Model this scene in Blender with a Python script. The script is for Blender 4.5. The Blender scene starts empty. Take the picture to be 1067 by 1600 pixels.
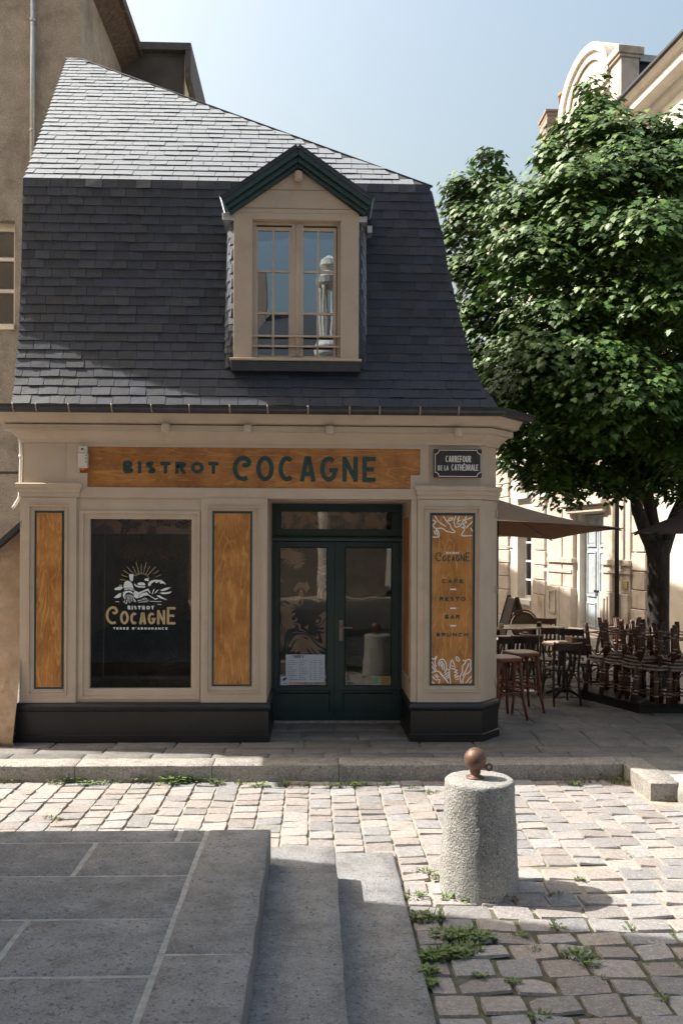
import bpy, math, random
import numpy as np
from mathutils import Vector, Matrix, noise
R = math.radians
random.seed(7)
sc = bpy.context.scene
col = sc.collection

# ------------------------------------------------------------------ camera
CAM = Vector((0, -9.23, 2.25)); FOC = 1350.0; YAW = R(1.8); ROLL = R(0.25); HOR = 850.0
cam_d = bpy.data.cameras.new('camera'); cam = bpy.data.objects.new('camera', cam_d); col.objects.link(cam)
cam_d.sensor_fit = 'VERTICAL'; cam_d.sensor_height = 36; cam_d.lens = FOC / 1600 * 36
cam_d.shift_y = (HOR - 800) / 1600; cam_d.clip_end = 3000; cam_d.clip_start = .05
cam.matrix_world = Matrix.Translation(CAM) @ Matrix.Rotation(-YAW, 4, 'Z') @ Matrix.Rotation(R(90), 4, 'X') @ Matrix.Rotation(ROLL, 4, 'Z')
sc.camera = cam
# ------------------------------------------------------------------ light
SUN_EL, SUN_AZ = R(49), R(15)          # azimuth: that far behind the facade plane, from the left
SUN = Vector((-math.cos(SUN_EL) * math.cos(SUN_AZ), math.cos(SUN_EL) * math.sin(SUN_AZ), math.sin(SUN_EL)))
w = bpy.data.worlds.new('World'); sc.world = w; w.use_nodes = True
nt = w.node_tree; bg = nt.nodes['Background']
sky = nt.nodes.new('ShaderNodeTexSky'); sky.sky_type = 'NISHITA'; sky.sun_disc = False
sky.sun_elevation = SUN_EL; sky.sun_rotation = math.atan2(SUN.x, SUN.y)
sky.air_density = 2.2; sky.dust_density = 10.0; sky.ozone_density = 2.6
nt.links.new(sky.outputs[0], bg.inputs[0]); bg.inputs[1].default_value = 0.134
sd = bpy.data.lights.new('sun', 'SUN'); sd.energy = 5.0; sd.angle = R(.5); sd.color = (1, .965, .90)
so = bpy.data.objects.new('sun', sd); col.objects.link(so)
so.rotation_euler = SUN.to_track_quat('Z', 'Y').to_euler(); so.location = (-10, 5, 20)
sc.view_settings.view_transform = 'Standard'; sc.view_settings.look = 'None'
sc.view_settings.gamma = 1; sc.view_settings.exposure = 0.88

# ------------------------------------------------------------------ pixel rays (photo 1067x1600) used to measure the place
FWD = Vector((math.sin(YAW), math.cos(YAW), 0)); RGT = Vector((math.cos(YAW), -math.sin(YAW), 0))
def ray(px, py):
    u, v = px - 533.5, py - HOR
    a = u * math.cos(ROLL) + v * math.sin(ROLL); b = -u * math.sin(ROLL) + v * math.cos(ROLL)
    return FWD + RGT * (a / FOC) - Vector((0, 0, b / FOC))
def at_Y(px, py, Y):
    d = ray(px, py); return CAM + d * ((Y - CAM.y) / d.y)
def at_Z(px, py, Z):
    d = ray(px, py); return CAM + d * ((Z - CAM.z) / d.z)
def at_d(px, py, d): return CAM + ray(px, py) * d
def FX(px, Y=0.): return at_Y(px, 930, Y).x
def FZ(py, Y=0., px=400): return at_Y(px, py, Y).z
PZ = .15                                # pavement level

# ------------------------------------------------------------------ materials
def mat(name, rgb, rough=.6, var=.0, vscale=6., bump=0., bscale=60., spec=.5, metal=0., island=0., speck=None, stain=None, rgb2=None, stretch=None, det=6, isl2=None, pits=None):
    m = bpy.data.materials.new(name); m.use_nodes = True
    n = m.node_tree; N = n.nodes; L = n.links; P = N['Principled BSDF']
    P.inputs['Roughness'].default_value = rough; P.inputs['Metallic'].default_value = metal
    P.inputs['Specular IOR Level'].default_value = spec
    tc = N.new('ShaderNodeTexCoord'); co = tc.outputs['Object']
    if stretch:
        mp = N.new('ShaderNodeMapping'); mp.inputs['Scale'].default_value = stretch; L.new(co, mp.inputs[0]); co = mp.outputs[0]
    def noi(s, d=6, r=.6):
        t = N.new('ShaderNodeTexNoise'); t.inputs['Scale'].default_value = s; t.inputs['Detail'].default_value = d; t.inputs['Roughness'].default_value = r
        L.new(co, t.inputs['Vector']); return t.outputs['Fac']
    def rng(x, a, b, c, d):
        r = N.new('ShaderNodeMapRange'); r.inputs[1].default_value = a; r.inputs[2].default_value = b; r.inputs[3].default_value = c; r.inputs[4].default_value = d
        L.new(x, r.inputs[0]); return r.outputs[0]
    def mix(f, A, B, bt='MIX'):
        x = N.new('ShaderNodeMix'); x.data_type = 'RGBA'; x.blend_type = bt
        if isinstance(f, float): x.inputs[0].default_value = f
        else: L.new(f, x.inputs[0])
        for v, i in ((A, 6), (B, 7)):
            if isinstance(v, tuple): x.inputs[i].default_value = (*v, 1)
            else: L.new(v, x.inputs[i])
        return x.outputs[2]
    c = tuple(rgb)
    if rgb2: c = mix(rng(noi(vscale), .35, .65, 0., 1.), c, tuple(rgb2))
    if island:
        g = N.new('ShaderNodeNewGeometry'); ri = g.outputs['Random Per Island']
        if isl2:
            c = mix(rng(ri, 0, 1, 0, 1), c, tuple(isl2))
            wn = N.new('ShaderNodeTexWhiteNoise'); wn.noise_dimensions = '1D'; L.new(ri, wn.inputs['W']); ri = wn.outputs['Value']
        v = rng(ri, 0, 1, 1 - island, 1 + island)
        h = N.new('ShaderNodeHueSaturation'); L.new(v, h.inputs['Value'])
        if isinstance(c, tuple): h.inputs['Color'].default_value = (*c, 1)
        else: L.new(c, h.inputs['Color'])
        c = h.outputs[0]
    if var:
        h = N.new('ShaderNodeHueSaturation'); L.new(rng(noi(vscale * 1.7, det), .3, .7, 1 - var, 1 + var), h.inputs['Value'])
        if isinstance(c, tuple): h.inputs['Color'].default_value = (*c, 1)
        else: L.new(c, h.inputs['Color'])
        c = h.outputs[0]
    if speck:
        sr, sscale, amt = speck
        f = rng(noi(sscale, 2, .5), .56, .64, 0., amt); c = mix(f, c, sr)
        f = rng(noi(sscale * .8 + 3, 2, .5), .60, .68, 0., amt * .8); c = mix(f, c, tuple(min(1, k * 2.2) for k in rgb))
    if pits:
        prgb, ps, pa, lo = pits; c = mix(rng(noi(ps, 3, .6), lo, lo + .07, 0., pa), c, prgb); c = mix(rng(noi(ps * .63 + 5, 3, .6), lo + .03, lo + .09, 0., pa * .45), c, tuple(min(1, k * 1.7) for k in rgb))
    if stain:
        srgb, sscale, lo, amt = stain
        c = mix(rng(noi(sscale, 8, .65), lo, lo + .14, 0., amt), c, srgb)
    if isinstance(c, tuple): P.inputs['Base Color'].default_value = (*c, 1)
    else: L.new(c, P.inputs['Base Color'])
    if bump:
        b = N.new('ShaderNodeBump'); b.inputs['Strength'].default_value = bump; b.inputs['Distance'].default_value = .01
        L.new(noi(bscale, 5, .65), b.inputs['Height']); L.new(b.outputs[0], P.inputs['Normal'])
    return m
def bump_more(m, scale, strength, dist=.02, vor=False):
    n = m.node_tree; N = n.nodes; L = n.links; P = N['Principled BSDF']
    tc = N.new('ShaderNodeTexCoord')
    t = N.new('ShaderNodeTexVoronoi' if vor else 'ShaderNodeTexNoise'); t.inputs['Scale'].default_value = scale; L.new(tc.outputs['Object'], t.inputs['Vector'])
    b = N.new('ShaderNodeBump'); b.inputs['Strength'].default_value = strength; b.inputs['Distance'].default_value = dist
    L.new(t.outputs[0], b.inputs['Height'])
    old = P.inputs['Normal'].links
    if old: L.new(old[0].from_socket, b.inputs['Normal'])
    L.new(b.outputs[0], P.inputs['Normal']); return m
def wood_panel(name, a, b, vertical=True):
    m = mat(name, a, .42); n = m.node_tree; N = n.nodes; L = n.links; P = N['Principled BSDF']
    tc = N.new('ShaderNodeTexCoord'); mp = N.new('ShaderNodeMapping')
    mp.inputs['Scale'].default_value = (5.5, 1, .8) if vertical else (.8, 1, 5.5)
    L.new(tc.outputs['Object'], mp.inputs[0])
    big = N.new('ShaderNodeTexNoise'); big.inputs['Scale'].default_value = 1.3; big.inputs['Detail'].default_value = 2; big.inputs['Distortion'].default_value = 1.1; L.new(mp.outputs[0], big.inputs['Vector'])
    ml = N.new('ShaderNodeMath'); ml.operation = 'MULTIPLY'; ml.inputs[1].default_value = 34; L.new(big.outputs['Fac'], ml.inputs[0])
    sn = N.new('ShaderNodeMath'); sn.operation = 'SINE'; L.new(ml.outputs[0], sn.inputs[0])
    fine = N.new('ShaderNodeTexNoise'); fine.inputs['Scale'].default_value = 24; fine.inputs['Detail'].default_value = 6; L.new(mp.outputs[0], fine.inputs['Vector'])
    blot = N.new('ShaderNodeTexNoise'); blot.inputs['Scale'].default_value = 3.5; blot.inputs['Detail'].default_value = 4; L.new(tc.outputs['Object'], blot.inputs['Vector'])
    r1 = N.new('ShaderNodeMapRange'); r1.inputs[1].default_value = .72; r1.inputs[2].default_value = 1; r1.inputs[3].default_value = 0; r1.inputs[4].default_value = -.55; L.new(sn.outputs[0], r1.inputs[0])
    r2 = N.new('ShaderNodeMapRange'); r2.inputs[1].default_value = .35; r2.inputs[2].default_value = .7; r2.inputs[3].default_value = -.12; r2.inputs[4].default_value = .32; L.new(fine.outputs['Fac'], r2.inputs[0])
    r3 = N.new('ShaderNodeMapRange'); r3.inputs[1].default_value = .35; r3.inputs[2].default_value = .7; r3.inputs[3].default_value = .15; r3.inputs[4].default_value = .85; L.new(blot.outputs['Fac'], r3.inputs[0])
    s1 = N.new('ShaderNodeMath'); L.new(r1.outputs[0], s1.inputs[0]); L.new(r2.outputs[0], s1.inputs[1])
    s2 = N.new('ShaderNodeMath'); s2.use_clamp = True; L.new(s1.outputs[0], s2.inputs[0]); L.new(r3.outputs[0], s2.inputs[1])
    mx = N.new('ShaderNodeMix'); mx.data_type = 'RGBA'; mx.inputs[6].default_value = (*a, 1); mx.inputs[7].default_value = (*b, 1); L.new(s2.outputs[0], mx.inputs[0]); L.new(mx.outputs[2], P.inputs['Base Color'])
    return m
def glass(name, ior, tint=(.8, .82, .8), wav=.0):
    m = bpy.data.materials.new(name); m.use_nodes = True; n = m.node_tree; N = n.nodes; L = n.links; N.clear()
    o = N.new('ShaderNodeOutputMaterial'); t = N.new('ShaderNodeBsdfTransparent'); t.inputs[0].default_value = (*tint, 1)
    g = N.new('ShaderNodeBsdfGlossy'); g.inputs['Roughness'].default_value = .01; g.inputs[0].default_value = (.72, .86, 1, 1) if ior > 2 else (1, 1, 1, 1); f = N.new('ShaderNodeFresnel'); f.inputs[0].default_value = ior
    if wav:
        tc = N.new('ShaderNodeTexCoord'); tx = N.new('ShaderNodeTexNoise'); tx.inputs['Scale'].default_value = 3; b = N.new('ShaderNodeBump'); b.inputs['Strength'].default_value = wav; b.inputs['Distance'].default_value = .02
        L.new(tc.outputs['Object'], tx.inputs['Vector']); L.new(tx.outputs['Fac'], b.inputs['Height']); L.new(b.outputs[0], g.inputs['Normal'])
    x = N.new('ShaderNodeMixShader'); L.new(f.outputs[0], x.inputs[0]); L.new(t.outputs[0], x.inputs[1]); L.new(g.outputs[0], x.inputs[2]); L.new(x.outputs[0], o.inputs[0]); return m
def woodcut(name, light, dark, scale, thr=.0):
    """a brown print with black carved lines"""
    m = mat(name, light, .7); n = m.node_tree; N = n.nodes; L = n.links; P = N['Principled BSDF']
    tc = N.new('ShaderNodeTexCoord'); a = N.new('ShaderNodeTexNoise'); a.inputs['Scale'].default_value = scale; a.inputs['Detail'].default_value = 1.0; a.inputs['Distortion'].default_value = .7; L.new(tc.outputs['Object'], a.inputs['Vector'])
    ml = N.new('ShaderNodeMath'); ml.operation = 'MULTIPLY'; ml.inputs[1].default_value = 130; L.new(a.outputs['Fac'], ml.inputs[0])
    sn = N.new('ShaderNodeMath'); sn.operation = 'SINE'; L.new(ml.outputs[0], sn.inputs[0])
    b = N.new('ShaderNodeTexNoise'); b.inputs['Scale'].default_value = scale * 1.6; b.inputs['Detail'].default_value = .5; L.new(tc.outputs['Object'], b.inputs['Vector'])
    r = N.new('ShaderNodeMapRange'); r.inputs[1].default_value = .38; r.inputs[2].default_value = .58; r.inputs[3].default_value = -1.15; r.inputs[4].default_value = 1.5; L.new(b.outputs['Fac'], r.inputs[0])
    ad = N.new('ShaderNodeMath'); L.new(sn.outputs[0], ad.inputs[0]); L.new(r.outputs[0], ad.inputs[1])
    gt = N.new('ShaderNodeMapRange'); gt.inputs[1].default_value = thr; gt.inputs[2].default_value = thr + .3; L.new(ad.outputs[0], gt.inputs[0])
    mx = N.new('ShaderNodeMix'); mx.data_type = 'RGBA'; mx.inputs[6].default_value = (*light, 1); mx.inputs[7].default_value = (*dark, 1); L.new(gt.outputs[0], mx.inputs[0]); L.new(mx.outputs[2], P.inputs['Base Color'])
    return m

M = {}
M['beige'] = mat('beige_paint', (.465, .378, .30), .5, .08, 1.5, .05, 90, spec=.35, stain=((.33, .25, .19), 3.0, .56, .35))
M['plinth'] = mat('black_paint', (.010, .0095, .011), .42, .35, 4, .1, 40, stain=((.03, .027, .024), 7, .62, .5))
M['green'] = mat('bottle_green_paint', (.012, .040, .042), .42, .15, 6, .03, 60)
M['door_green'] = mat('door_green_paint', (.010, .036, .038), .4, .2, 5, .03, 60)
M['ochre'] = wood_panel('ochre_wood', (.50, .235, .065), (.24, .085, .017))
M['ochre_h'] = wood_panel('ochre_wood_sign', (.43, .19, .05), (.19, .066, .014), False)
M['slate'] = mat('slate', (.012, .017, .034), .62, .16, 9, .25, 45, spec=.46, island=.34, isl2=(.022, .025, .034))
for k_, v_ in (('Sheen Weight', 1.0), ('Sheen Roughness', .35)): M['slate'].node_tree.nodes['Principled BSDF'].inputs[k_].default_value = v_
M['slate'].node_tree.nodes['Principled BSDF'].inputs['Sheen Tint'].default_value = (.80, .89, 1, 1)
M['slate_base'] = mat('slate_underlay', (.03, .03, .035), .7)
M['zinc'] = mat('zinc', (.42, .43, .45), .42, .12, 8, metal=.6)
M['lead'] = mat('pale_lead', (.62, .62, .63), .5, .1, 8)
M['zinc_dark'] = mat('dark_zinc', (.045, .047, .055), .4, .2, 8, metal=.4)
M['bracket'] = mat('gutter_bracket_metal', (.26, .2, .16), .5, .2, 20)
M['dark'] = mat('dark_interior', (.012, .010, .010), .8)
M['glass'] = glass('window_glass', 1.55, (.86, .85, .83), .03)
M['glass_up'] = glass('attic_glass', 3.0, (.45, .47, .5), .012)
M['ink'] = mat('lettering_green', (.012, .045, .046), .5)
M['white'] = mat('white_paint', (.75, .74, .72), .5, .05, 20)
M['mist'] = mat('pale_blue_white_vinyl', (.62, .68, .69), .5)
M['gold'] = mat('gold_vinyl', (.40, .30, .17), .45)
M['paper'] = mat('paper', (.62, .66, .74), .7)
M['mural'] = woodcut('woodcut_mural', (.50, .33, .22), (.008, .007, .007), 2.6)
M['mural_ceiling'] = woodcut('wood_print', (.48, .27, .16), (.01, .009, .008), 5.5, .55)
M['render'] = mat('rough_render', (.275, .24, .205), .9, .22, 2, 1.0, 60, stain=((.12, .10, .085), .9, .52, .75), speck=((.13, .11, .09), 45, .6))
M['lime'] = mat('old_lime_wall', (.50, .36, .25), .9, .16, 3, .5, 60, rgb2=(.36, .24, .15), stain=((.17, .11, .07), 2.4, .56, .8))
M['granite'] = mat('granite', (.38, .36, .33), .8, .18, 5, .9, 160, speck=((.10, .10, .105), 150, .75))
M['granite_kerb'] = mat('granite_kerb', (.31, .285, .255), .8, .2, 4, .8, 80, speck=((.11, .10, .10), 60, .7), island=.1, pits=((.12, .10, .085), 22, .5, .57))
M['slab'] = mat('granite_slab', (.225, .222, .222), .8, .26, 3, .9, 70, island=.16, speck=((.09, .09, .095), 110, .5), stain=((.125, .12, .12), 6, .53, .6), pits=((.065, .065, .07), 42, .65, .58))
M['pave'] = mat('paving_slab', (.175, .16, .147), .8, .2, 3, .4, 70, island=.18, speck=((.12, .11, .11), 110, .5), isl2=(.155, .15, .145), stain=((.09, .08, .075), 2.6, .54, .6), pits=((.07, .065, .06), 30, .6, .58))
M['sett'] = mat('granite_sett', (.30, .26, .235), .75, .2, 14, .8, 70, island=.2, isl2=(.255, .255, .26), speck=((.15, .13, .12), 90, .5), stain=((.22, .19, .165), 1.3, .56, .45))
M['joint'] = mat('joint_sand', (.30, .255, .21), .95, .3, 5, .6, 60, rgb2=(.38, .34, .28), stain=((.11, .11, .05), 2.0, .55, .8))
M['soil'] = mat('mossy_shaded_soil', (.13, .11, .09), .95, .4, 8, .6, 60, rgb2=(.06, .07, .03))
M['mortar'] = mat('mortar', (.36, .35, .33), .95, .25, 12, .5, 80)
M['iron'] = mat('rusty_iron', (.15, .085, .058), .48, .25, 9, .35, 60, metal=.35, stain=((.30, .13, .06), 6, .60, .7))
M['stone'] = mat('pale_limestone', (.64, .575, .50), .85, .1, 2, .3, 60, stain=((.42, .33, .25), .9, .56, .6))
M['stone2'] = mat('brown_stained_limestone', (.53, .455, .38), .85, .16, 2.5, .35, 60, stain=((.25, .17, .115), 1.2, .55, .7))
M['greydoor'] = mat('faded_grey_door', (.40, .44, .46), .6, .16, 5, .2, 50, stain=((.22, .24, .26), 1.6, .55, .5))
M['brick'] = mat('chimney_brick', (.34, .25, .2), .9, .3, 20, .5, 60)
M['terra'] = mat('terracotta', (.45, .17, .08), .8, .1, 10)
M['bark'] = mat('bark', (.043, .035, .029), .95, .5, 14, 1.6, 26, stretch=(1, 1, .3))
M['taupe'] = mat('taupe_canvas', (.095, .078, .066), .85, .1, 5, .15, 200)
M['canvas_dark'] = mat('dark_canvas', (.13, .10, .095), .85, .1, 5, .15, 200)
for k_ in ('taupe', 'canvas_dark'):
    n_ = M[k_].node_tree; o_ = [k for k in n_.nodes if k.type == 'OUTPUT_MATERIAL'][0]; t_ = n_.nodes.new('ShaderNodeBsdfTranslucent'); t_.inputs[0].default_value = (.42, .27, .18, 1); x_ = n_.nodes.new('ShaderNodeMixShader'); x_.inputs[0].default_value = .34
    n_.links.new(n_.nodes['Principled BSDF'].outputs[0], x_.inputs[1]); n_.links.new(t_.outputs[0], x_.inputs[2]); n_.links.new(x_.outputs[0], o_.inputs[0])
M['canvas_white'] = mat('white_canvas', (.75, .74, .72), .85)
M['metal_dark'] = mat('dark_metal', (.03, .03, .032), .4, metal=.5)
M['wood_dark'] = mat('dark_bentwood', (.036, .018, .012), .38, .3, 14)
M['wood_mid'] = mat('brown_bentwood', (.10, .045, .026), .38, .3, 14)
M['wood_red'] = mat('red_brown_bentwood', (.15, .040, .020), .35, .25, 14)
M['cane_seat'] = mat('worn_pale_seat', (.42, .33, .26), .5, .2, 20)
M['tabletop'] = mat('pale_table_top', (.42, .31, .22), .35, .2, 9)
M['rattan'] = mat('rattan_cane', (.092, .038, .021), .45, .3, 20, island=.3)
M['binding'] = mat('cane_binding', (.27, .21, .17), .6, .2, 30)
def weave(name, a, b, s):
    m = mat(name, a, .6); n = m.node_tree; N = n.nodes; L = n.links; t = N.new('ShaderNodeTexChecker'); t.inputs['Scale'].default_value = s
    tc = N.new('ShaderNodeTexCoord'); L.new(tc.outputs['Object'], t.inputs['Vector']); t.inputs[1].default_value = (*a, 1); t.inputs[2].default_value = (*b, 1); L.new(t.outputs[0], N['Principled BSDF'].inputs['Base Color']); return m
M['weave'] = weave('woven_navy_and_cream', (.012, .015, .03), (.22, .20, .18), 46)
M['weave2'] = weave('woven_cane', (.30, .22, .14), (.05, .03, .02), 70)
M['deck'] = mat('black_deck', (.014, .013, .013), .6, .3, 6)
M['black_plastic'] = mat('black_plastic', (.015, .015, .015), .35)
M['cream_plastic'] = mat('cream_plastic', (.58, .53, .47), .45, .05, 30)
M['enamel'] = mat('street_sign_enamel', (.028, .022, .028), .3, .3, 20)
M['weed'] = mat('weed_leaf', (.075, .14, .035), .6, island=.4, isl2=(.13, .17, .05))
M['litter'] = mat('dry_leaf', (.16, .09, .05), .8, island=.5, isl2=(.24, .2, .12))
def leafmat(name, a, b, trans):
    m = mat(name, a, .52, island=.36, isl2=b, spec=.5); n = m.node_tree; N = n.nodes; L = n.links; P = N['Principled BSDF']
    o = [k for k in N if k.type == 'OUTPUT_MATERIAL'][0]; t = N.new('ShaderNodeBsdfTranslucent'); x = N.new('ShaderNodeMixShader'); x.inputs[0].default_value = trans
    src = P.inputs['Base Color'].links[0].from_socket; L.new(src, t.inputs[0])
    L.new(P.outputs[0], x.inputs[1]); L.new(t.outputs[0], x.inputs[2]); L.new(x.outputs[0], o.inputs[0]); return m
M['leaf'] = leafmat('maple_leaf', (.038, .098, .020), (.102, .172, .030), .11)

# ------------------------------------------------------------------ mesh helpers
ORG = {}
class MB:
    def __init__(s): s.v = []; s.f = []; s.sm = []
    def add(s, vs, fs, smooth=False):
        b = len(s.v); s.v += [tuple(p) for p in vs]; s.f += [tuple(i + b for i in f) for f in fs]; s.sm += [smooth] * len(fs); return s
    def box(s, x0, x1, y0, y1, z0, z1):
        x0, x1 = sorted((x0, x1)); y0, y1 = sorted((y0, y1)); z0, z1 = sorted((z0, z1))
        return s.add([(x0, y0, z0), (x1, y0, z0), (x1, y1, z0), (x0, y1, z0), (x0, y0, z1), (x1, y0, z1), (x1, y1, z1), (x0, y1, z1)],
                     [(0, 3, 2, 1), (4, 5, 6, 7), (0, 1, 5, 4), (1, 2, 6, 5), (2, 3, 7, 6), (3, 0, 4, 7)])
    def obox(s, c, ax, ay, az):                    # oriented box: centre and three half-axis vectors
        c, ax, ay, az = map(Vector, (c, ax, ay, az))
        vs = [c + ax * i + ay * j + az * k for k in (-1, 1) for j in (-1, 1) for i in (-1, 1)]
        return s.add(vs, [(0, 2, 3, 1), (4, 5, 7, 6), (0, 1, 5, 4), (1, 3, 7, 5), (3, 2, 6, 7), (2, 0, 4, 6)])
    def bar(s, a, b, wx, wy, up=(0, 0, 1)):        # rectangular bar from a to b
        a, b = Vector(a), Vector(b); d = b - a; n = d.normalized(); u = Vector(up)
        if abs(n.dot(u)) > .95: u = Vector((0, 1, 0))
        x = n.cross(u).normalized(); y = x.cross(n)
        return s.obox((a + b) / 2, x * wx / 2, y * wy / 2, d / 2)
    def prism(s, pts, z0, z1):                     # plan polygon (ccw) extruded in z
        n = len(pts); vs = [(x, y, z0) for x, y in pts] + [(x, y, z1) for x, y in pts]
        return s.add(vs, [tuple(range(n))[::-1], tuple(range(n, 2 * n))] + [(i, (i + 1) % n, n + (i + 1) % n, n + i) for i in range(n)])
    def plate(s, pts, y0, y1):                     # x,z polygon extruded in y (y0 front)
        n = len(pts); vs = [(x, y0, z) for x, z in pts] + [(x, y1, z) for x, z in pts]
        return s.add(vs, [tuple(range(n)), tuple(range(n, 2 * n))[::-1]] + [(i, n + i, n + (i + 1) % n, (i + 1) % n) for i in range(n)])
    def tube(s, pts, r, n=8, caps=True, closed=False):
        pts = [Vector(p) for p in pts]; rs = r if isinstance(r, (list, tuple)) else [r] * len(pts)
        b = len(s.v); k = len(pts); pu = None; vs = []
        for i, p in enumerate(pts):
            if closed: t = pts[(i + 1) % k] - pts[i - 1]
            else: t = pts[min(i + 1, k - 1)] - pts[max(i - 1, 0)]
            t.normalize()
            if pu is None:
                pu = t.orthogonal().normalized()
            u = (pu - t * pu.dot(t)).normalized(); pu = u; q = t.cross(u)
            for j in range(n):
                a = 2 * math.pi * j / n; vs.append(p + (u * math.cos(a) + q * math.sin(a)) * rs[i])
        fs = []
        for i in range(k if closed else k - 1):
            i2 = (i + 1) % k
            for j in range(n): fs.append((i * n + j, i * n + (j + 1) % n, i2 * n + (j + 1) % n, i2 * n + j))
        s.add(vs, fs, True)
        if caps and not closed:
            s.f.append(tuple(b + j for j in range(n))[::-1]); s.f.append(tuple(b + (k - 1) * n + j for j in range(n))); s.sm += [False, False]
        return s
    def lathe(s, prof, c=(0, 0, 0), n=24, smooth=True):   # prof: (r,z) bottom to top
        vs = []; c = Vector(c)
        for r, z in prof:
            for j in range(n):
                a = 2 * math.pi * j / n; vs.append((c.x + r * math.cos(a), c.y + r * math.sin(a), c.z + z))
        fs = []
        for i in range(len(prof) - 1):
            for j in range(n): fs.append((i * n + j, i * n + (j + 1) % n, (i + 1) * n + (j + 1) % n, (i + 1) * n + j))
        b = len(s.v); s.add(vs, fs, smooth)
        s.f.append(tuple(b + j for j in range(n))[::-1]); s.f.append(tuple(b + (len(prof) - 1) * n + j for j in range(n))); s.sm += [False, False]
        return s
    def loops(s, ls, y_close=False):               # picture-frame: list of (x0,x1,z0,z1,y)
        b = len(s.v); vs = []
        for x0, x1, z0, z1, y in ls: vs += [(x0, y, z0), (x1, y, z0), (x1, y, z1), (x0, y, z1)]
        fs = []
        for i in range(len(ls) - 1):
            for j in range(4): fs.append((i * 4 + j, i * 4 + (j + 1) % 4, i * 4 + 4 + (j + 1) % 4, i * 4 + 4 + j))
        return s.add(vs, fs)
    def sweep(s, path, prof, closed=False):        # plan path; prof (out,z); outward = right of travel
        k = len(path); n = len(prof); P = [Vector((p[0], p[1])) for p in path]; vs = []
        for i, p in enumerate(P):
            d0 = (p - P[i - 1]).normalized() if i or closed else None; d1 = (P[(i + 1) % k] - p).normalized() if i < k - 1 or closed else None
            if d0 is None: d0 = d1
            if d1 is None: d1 = d0
            n0 = Vector((d0.y, -d0.x)); n1 = Vector((d1.y, -d1.x)); m = (n0 + n1); m = m / max(.2, m.dot(n0))
            for o, z in prof: vs.append((p.x + m.x * o, p.y + m.y * o, z))
        fs = [(i * n + j, ((i + 1) % k) * n + j, ((i + 1) % k) * n + j + 1, i * n + j + 1) for i in range(k if closed else k - 1) for j in range(n - 1)]
        b = len(s.v); s.add(vs, fs)
        if not closed:
            s.f.append(tuple(b + j for j in range(n))); s.f.append(tuple(b + (k - 1) * n + j for j in range(n))[::-1]); s.sm += [False, False]
        return s
    def ribbon(s, pts, wd, y, closed=False, fn=None):     # flat stroke in x,z at depth y
        k = len(pts); P = [Vector(p) for p in pts]; vs = []
        for i, p in enumerate(P):
            d0 = (p - P[i - 1]) if i or closed else P[1] - P[0]; d1 = (P[(i + 1) % k] - p) if i < k - 1 or closed else p - P[i - 1]
            d0 = d0.normalized(); d1 = d1.normalized(); n0 = Vector((-d0.y, d0.x)); n1 = Vector((-d1.y, d1.x)); m = n0 + n1
            if m.length < .3: m = n0
            else: m = m / max(.45, m.dot(n0))
            for sg in (1, -1):
                q = p + m * (sg * wd / 2); vs.append(fn(q.x, q.y, y) if fn else (q.x, y, q.y))
        fs = [(2 * i, 2 * i + 1, 2 * ((i + 1) % k) + 1, 2 * ((i + 1) % k)) for i in range(k if closed else k - 1)]
        return s.add(vs, fs)
    def build(s, name, m, parent=None, bevel=0., seg=1, local=False, smooth=None):
        me = bpy.data.meshes.new(name); o = Vector((0, 0, 0))
        if parent is not None and not local: o = ORG.get(parent.name, o)
        vs = s.v if o.length == 0 else [(x - o.x, y - o.y, z - o.z) for x, y, z in s.v]
        me.from_pydata(vs, [], s.f); me.polygons.foreach_set('use_smooth', s.sm if smooth is None else [smooth] * len(s.f))
        me.materials.append(M[m] if isinstance(m, str) else m); me.update()
        ob = bpy.data.objects.new(name, me); col.objects.link(ob)
        if parent is not None: ob.parent = parent; ORG[ob.name] = o
        if bevel:
            b = ob.modifiers.new('bevel', 'BEVEL'); b.width = bevel; b.segments = seg; b.limit_method = 'ANGLE'; b.angle_limit = R(50)
        return ob
def tag(o, label=None, cat=None, group=None, kind=None):
    for k, v in (('label', label), ('category', cat), ('group', group), ('kind', kind)):
        if v: o[k] = v
    return o
def thing(name, label, cat, loc=(0, 0, 0), group=None, rz=0.):
    o = bpy.data.objects.new(name, None); col.objects.link(o); o.location = loc; o.rotation_euler = (0, 0, rz); o.empty_display_size = .2
    ORG[o.name] = Vector(loc); return tag(o, label, cat, group)
def copy_tree(o, parent=None):
    c = o.copy(); col.objects.link(c); c.parent = parent
    for ch in list(o.children): copy_tree(ch, c)
    return c
def rect(x0, x1, z0, z1): return [(x0, z0), (x1, z0), (x1, z1), (x0, z1)]

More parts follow.
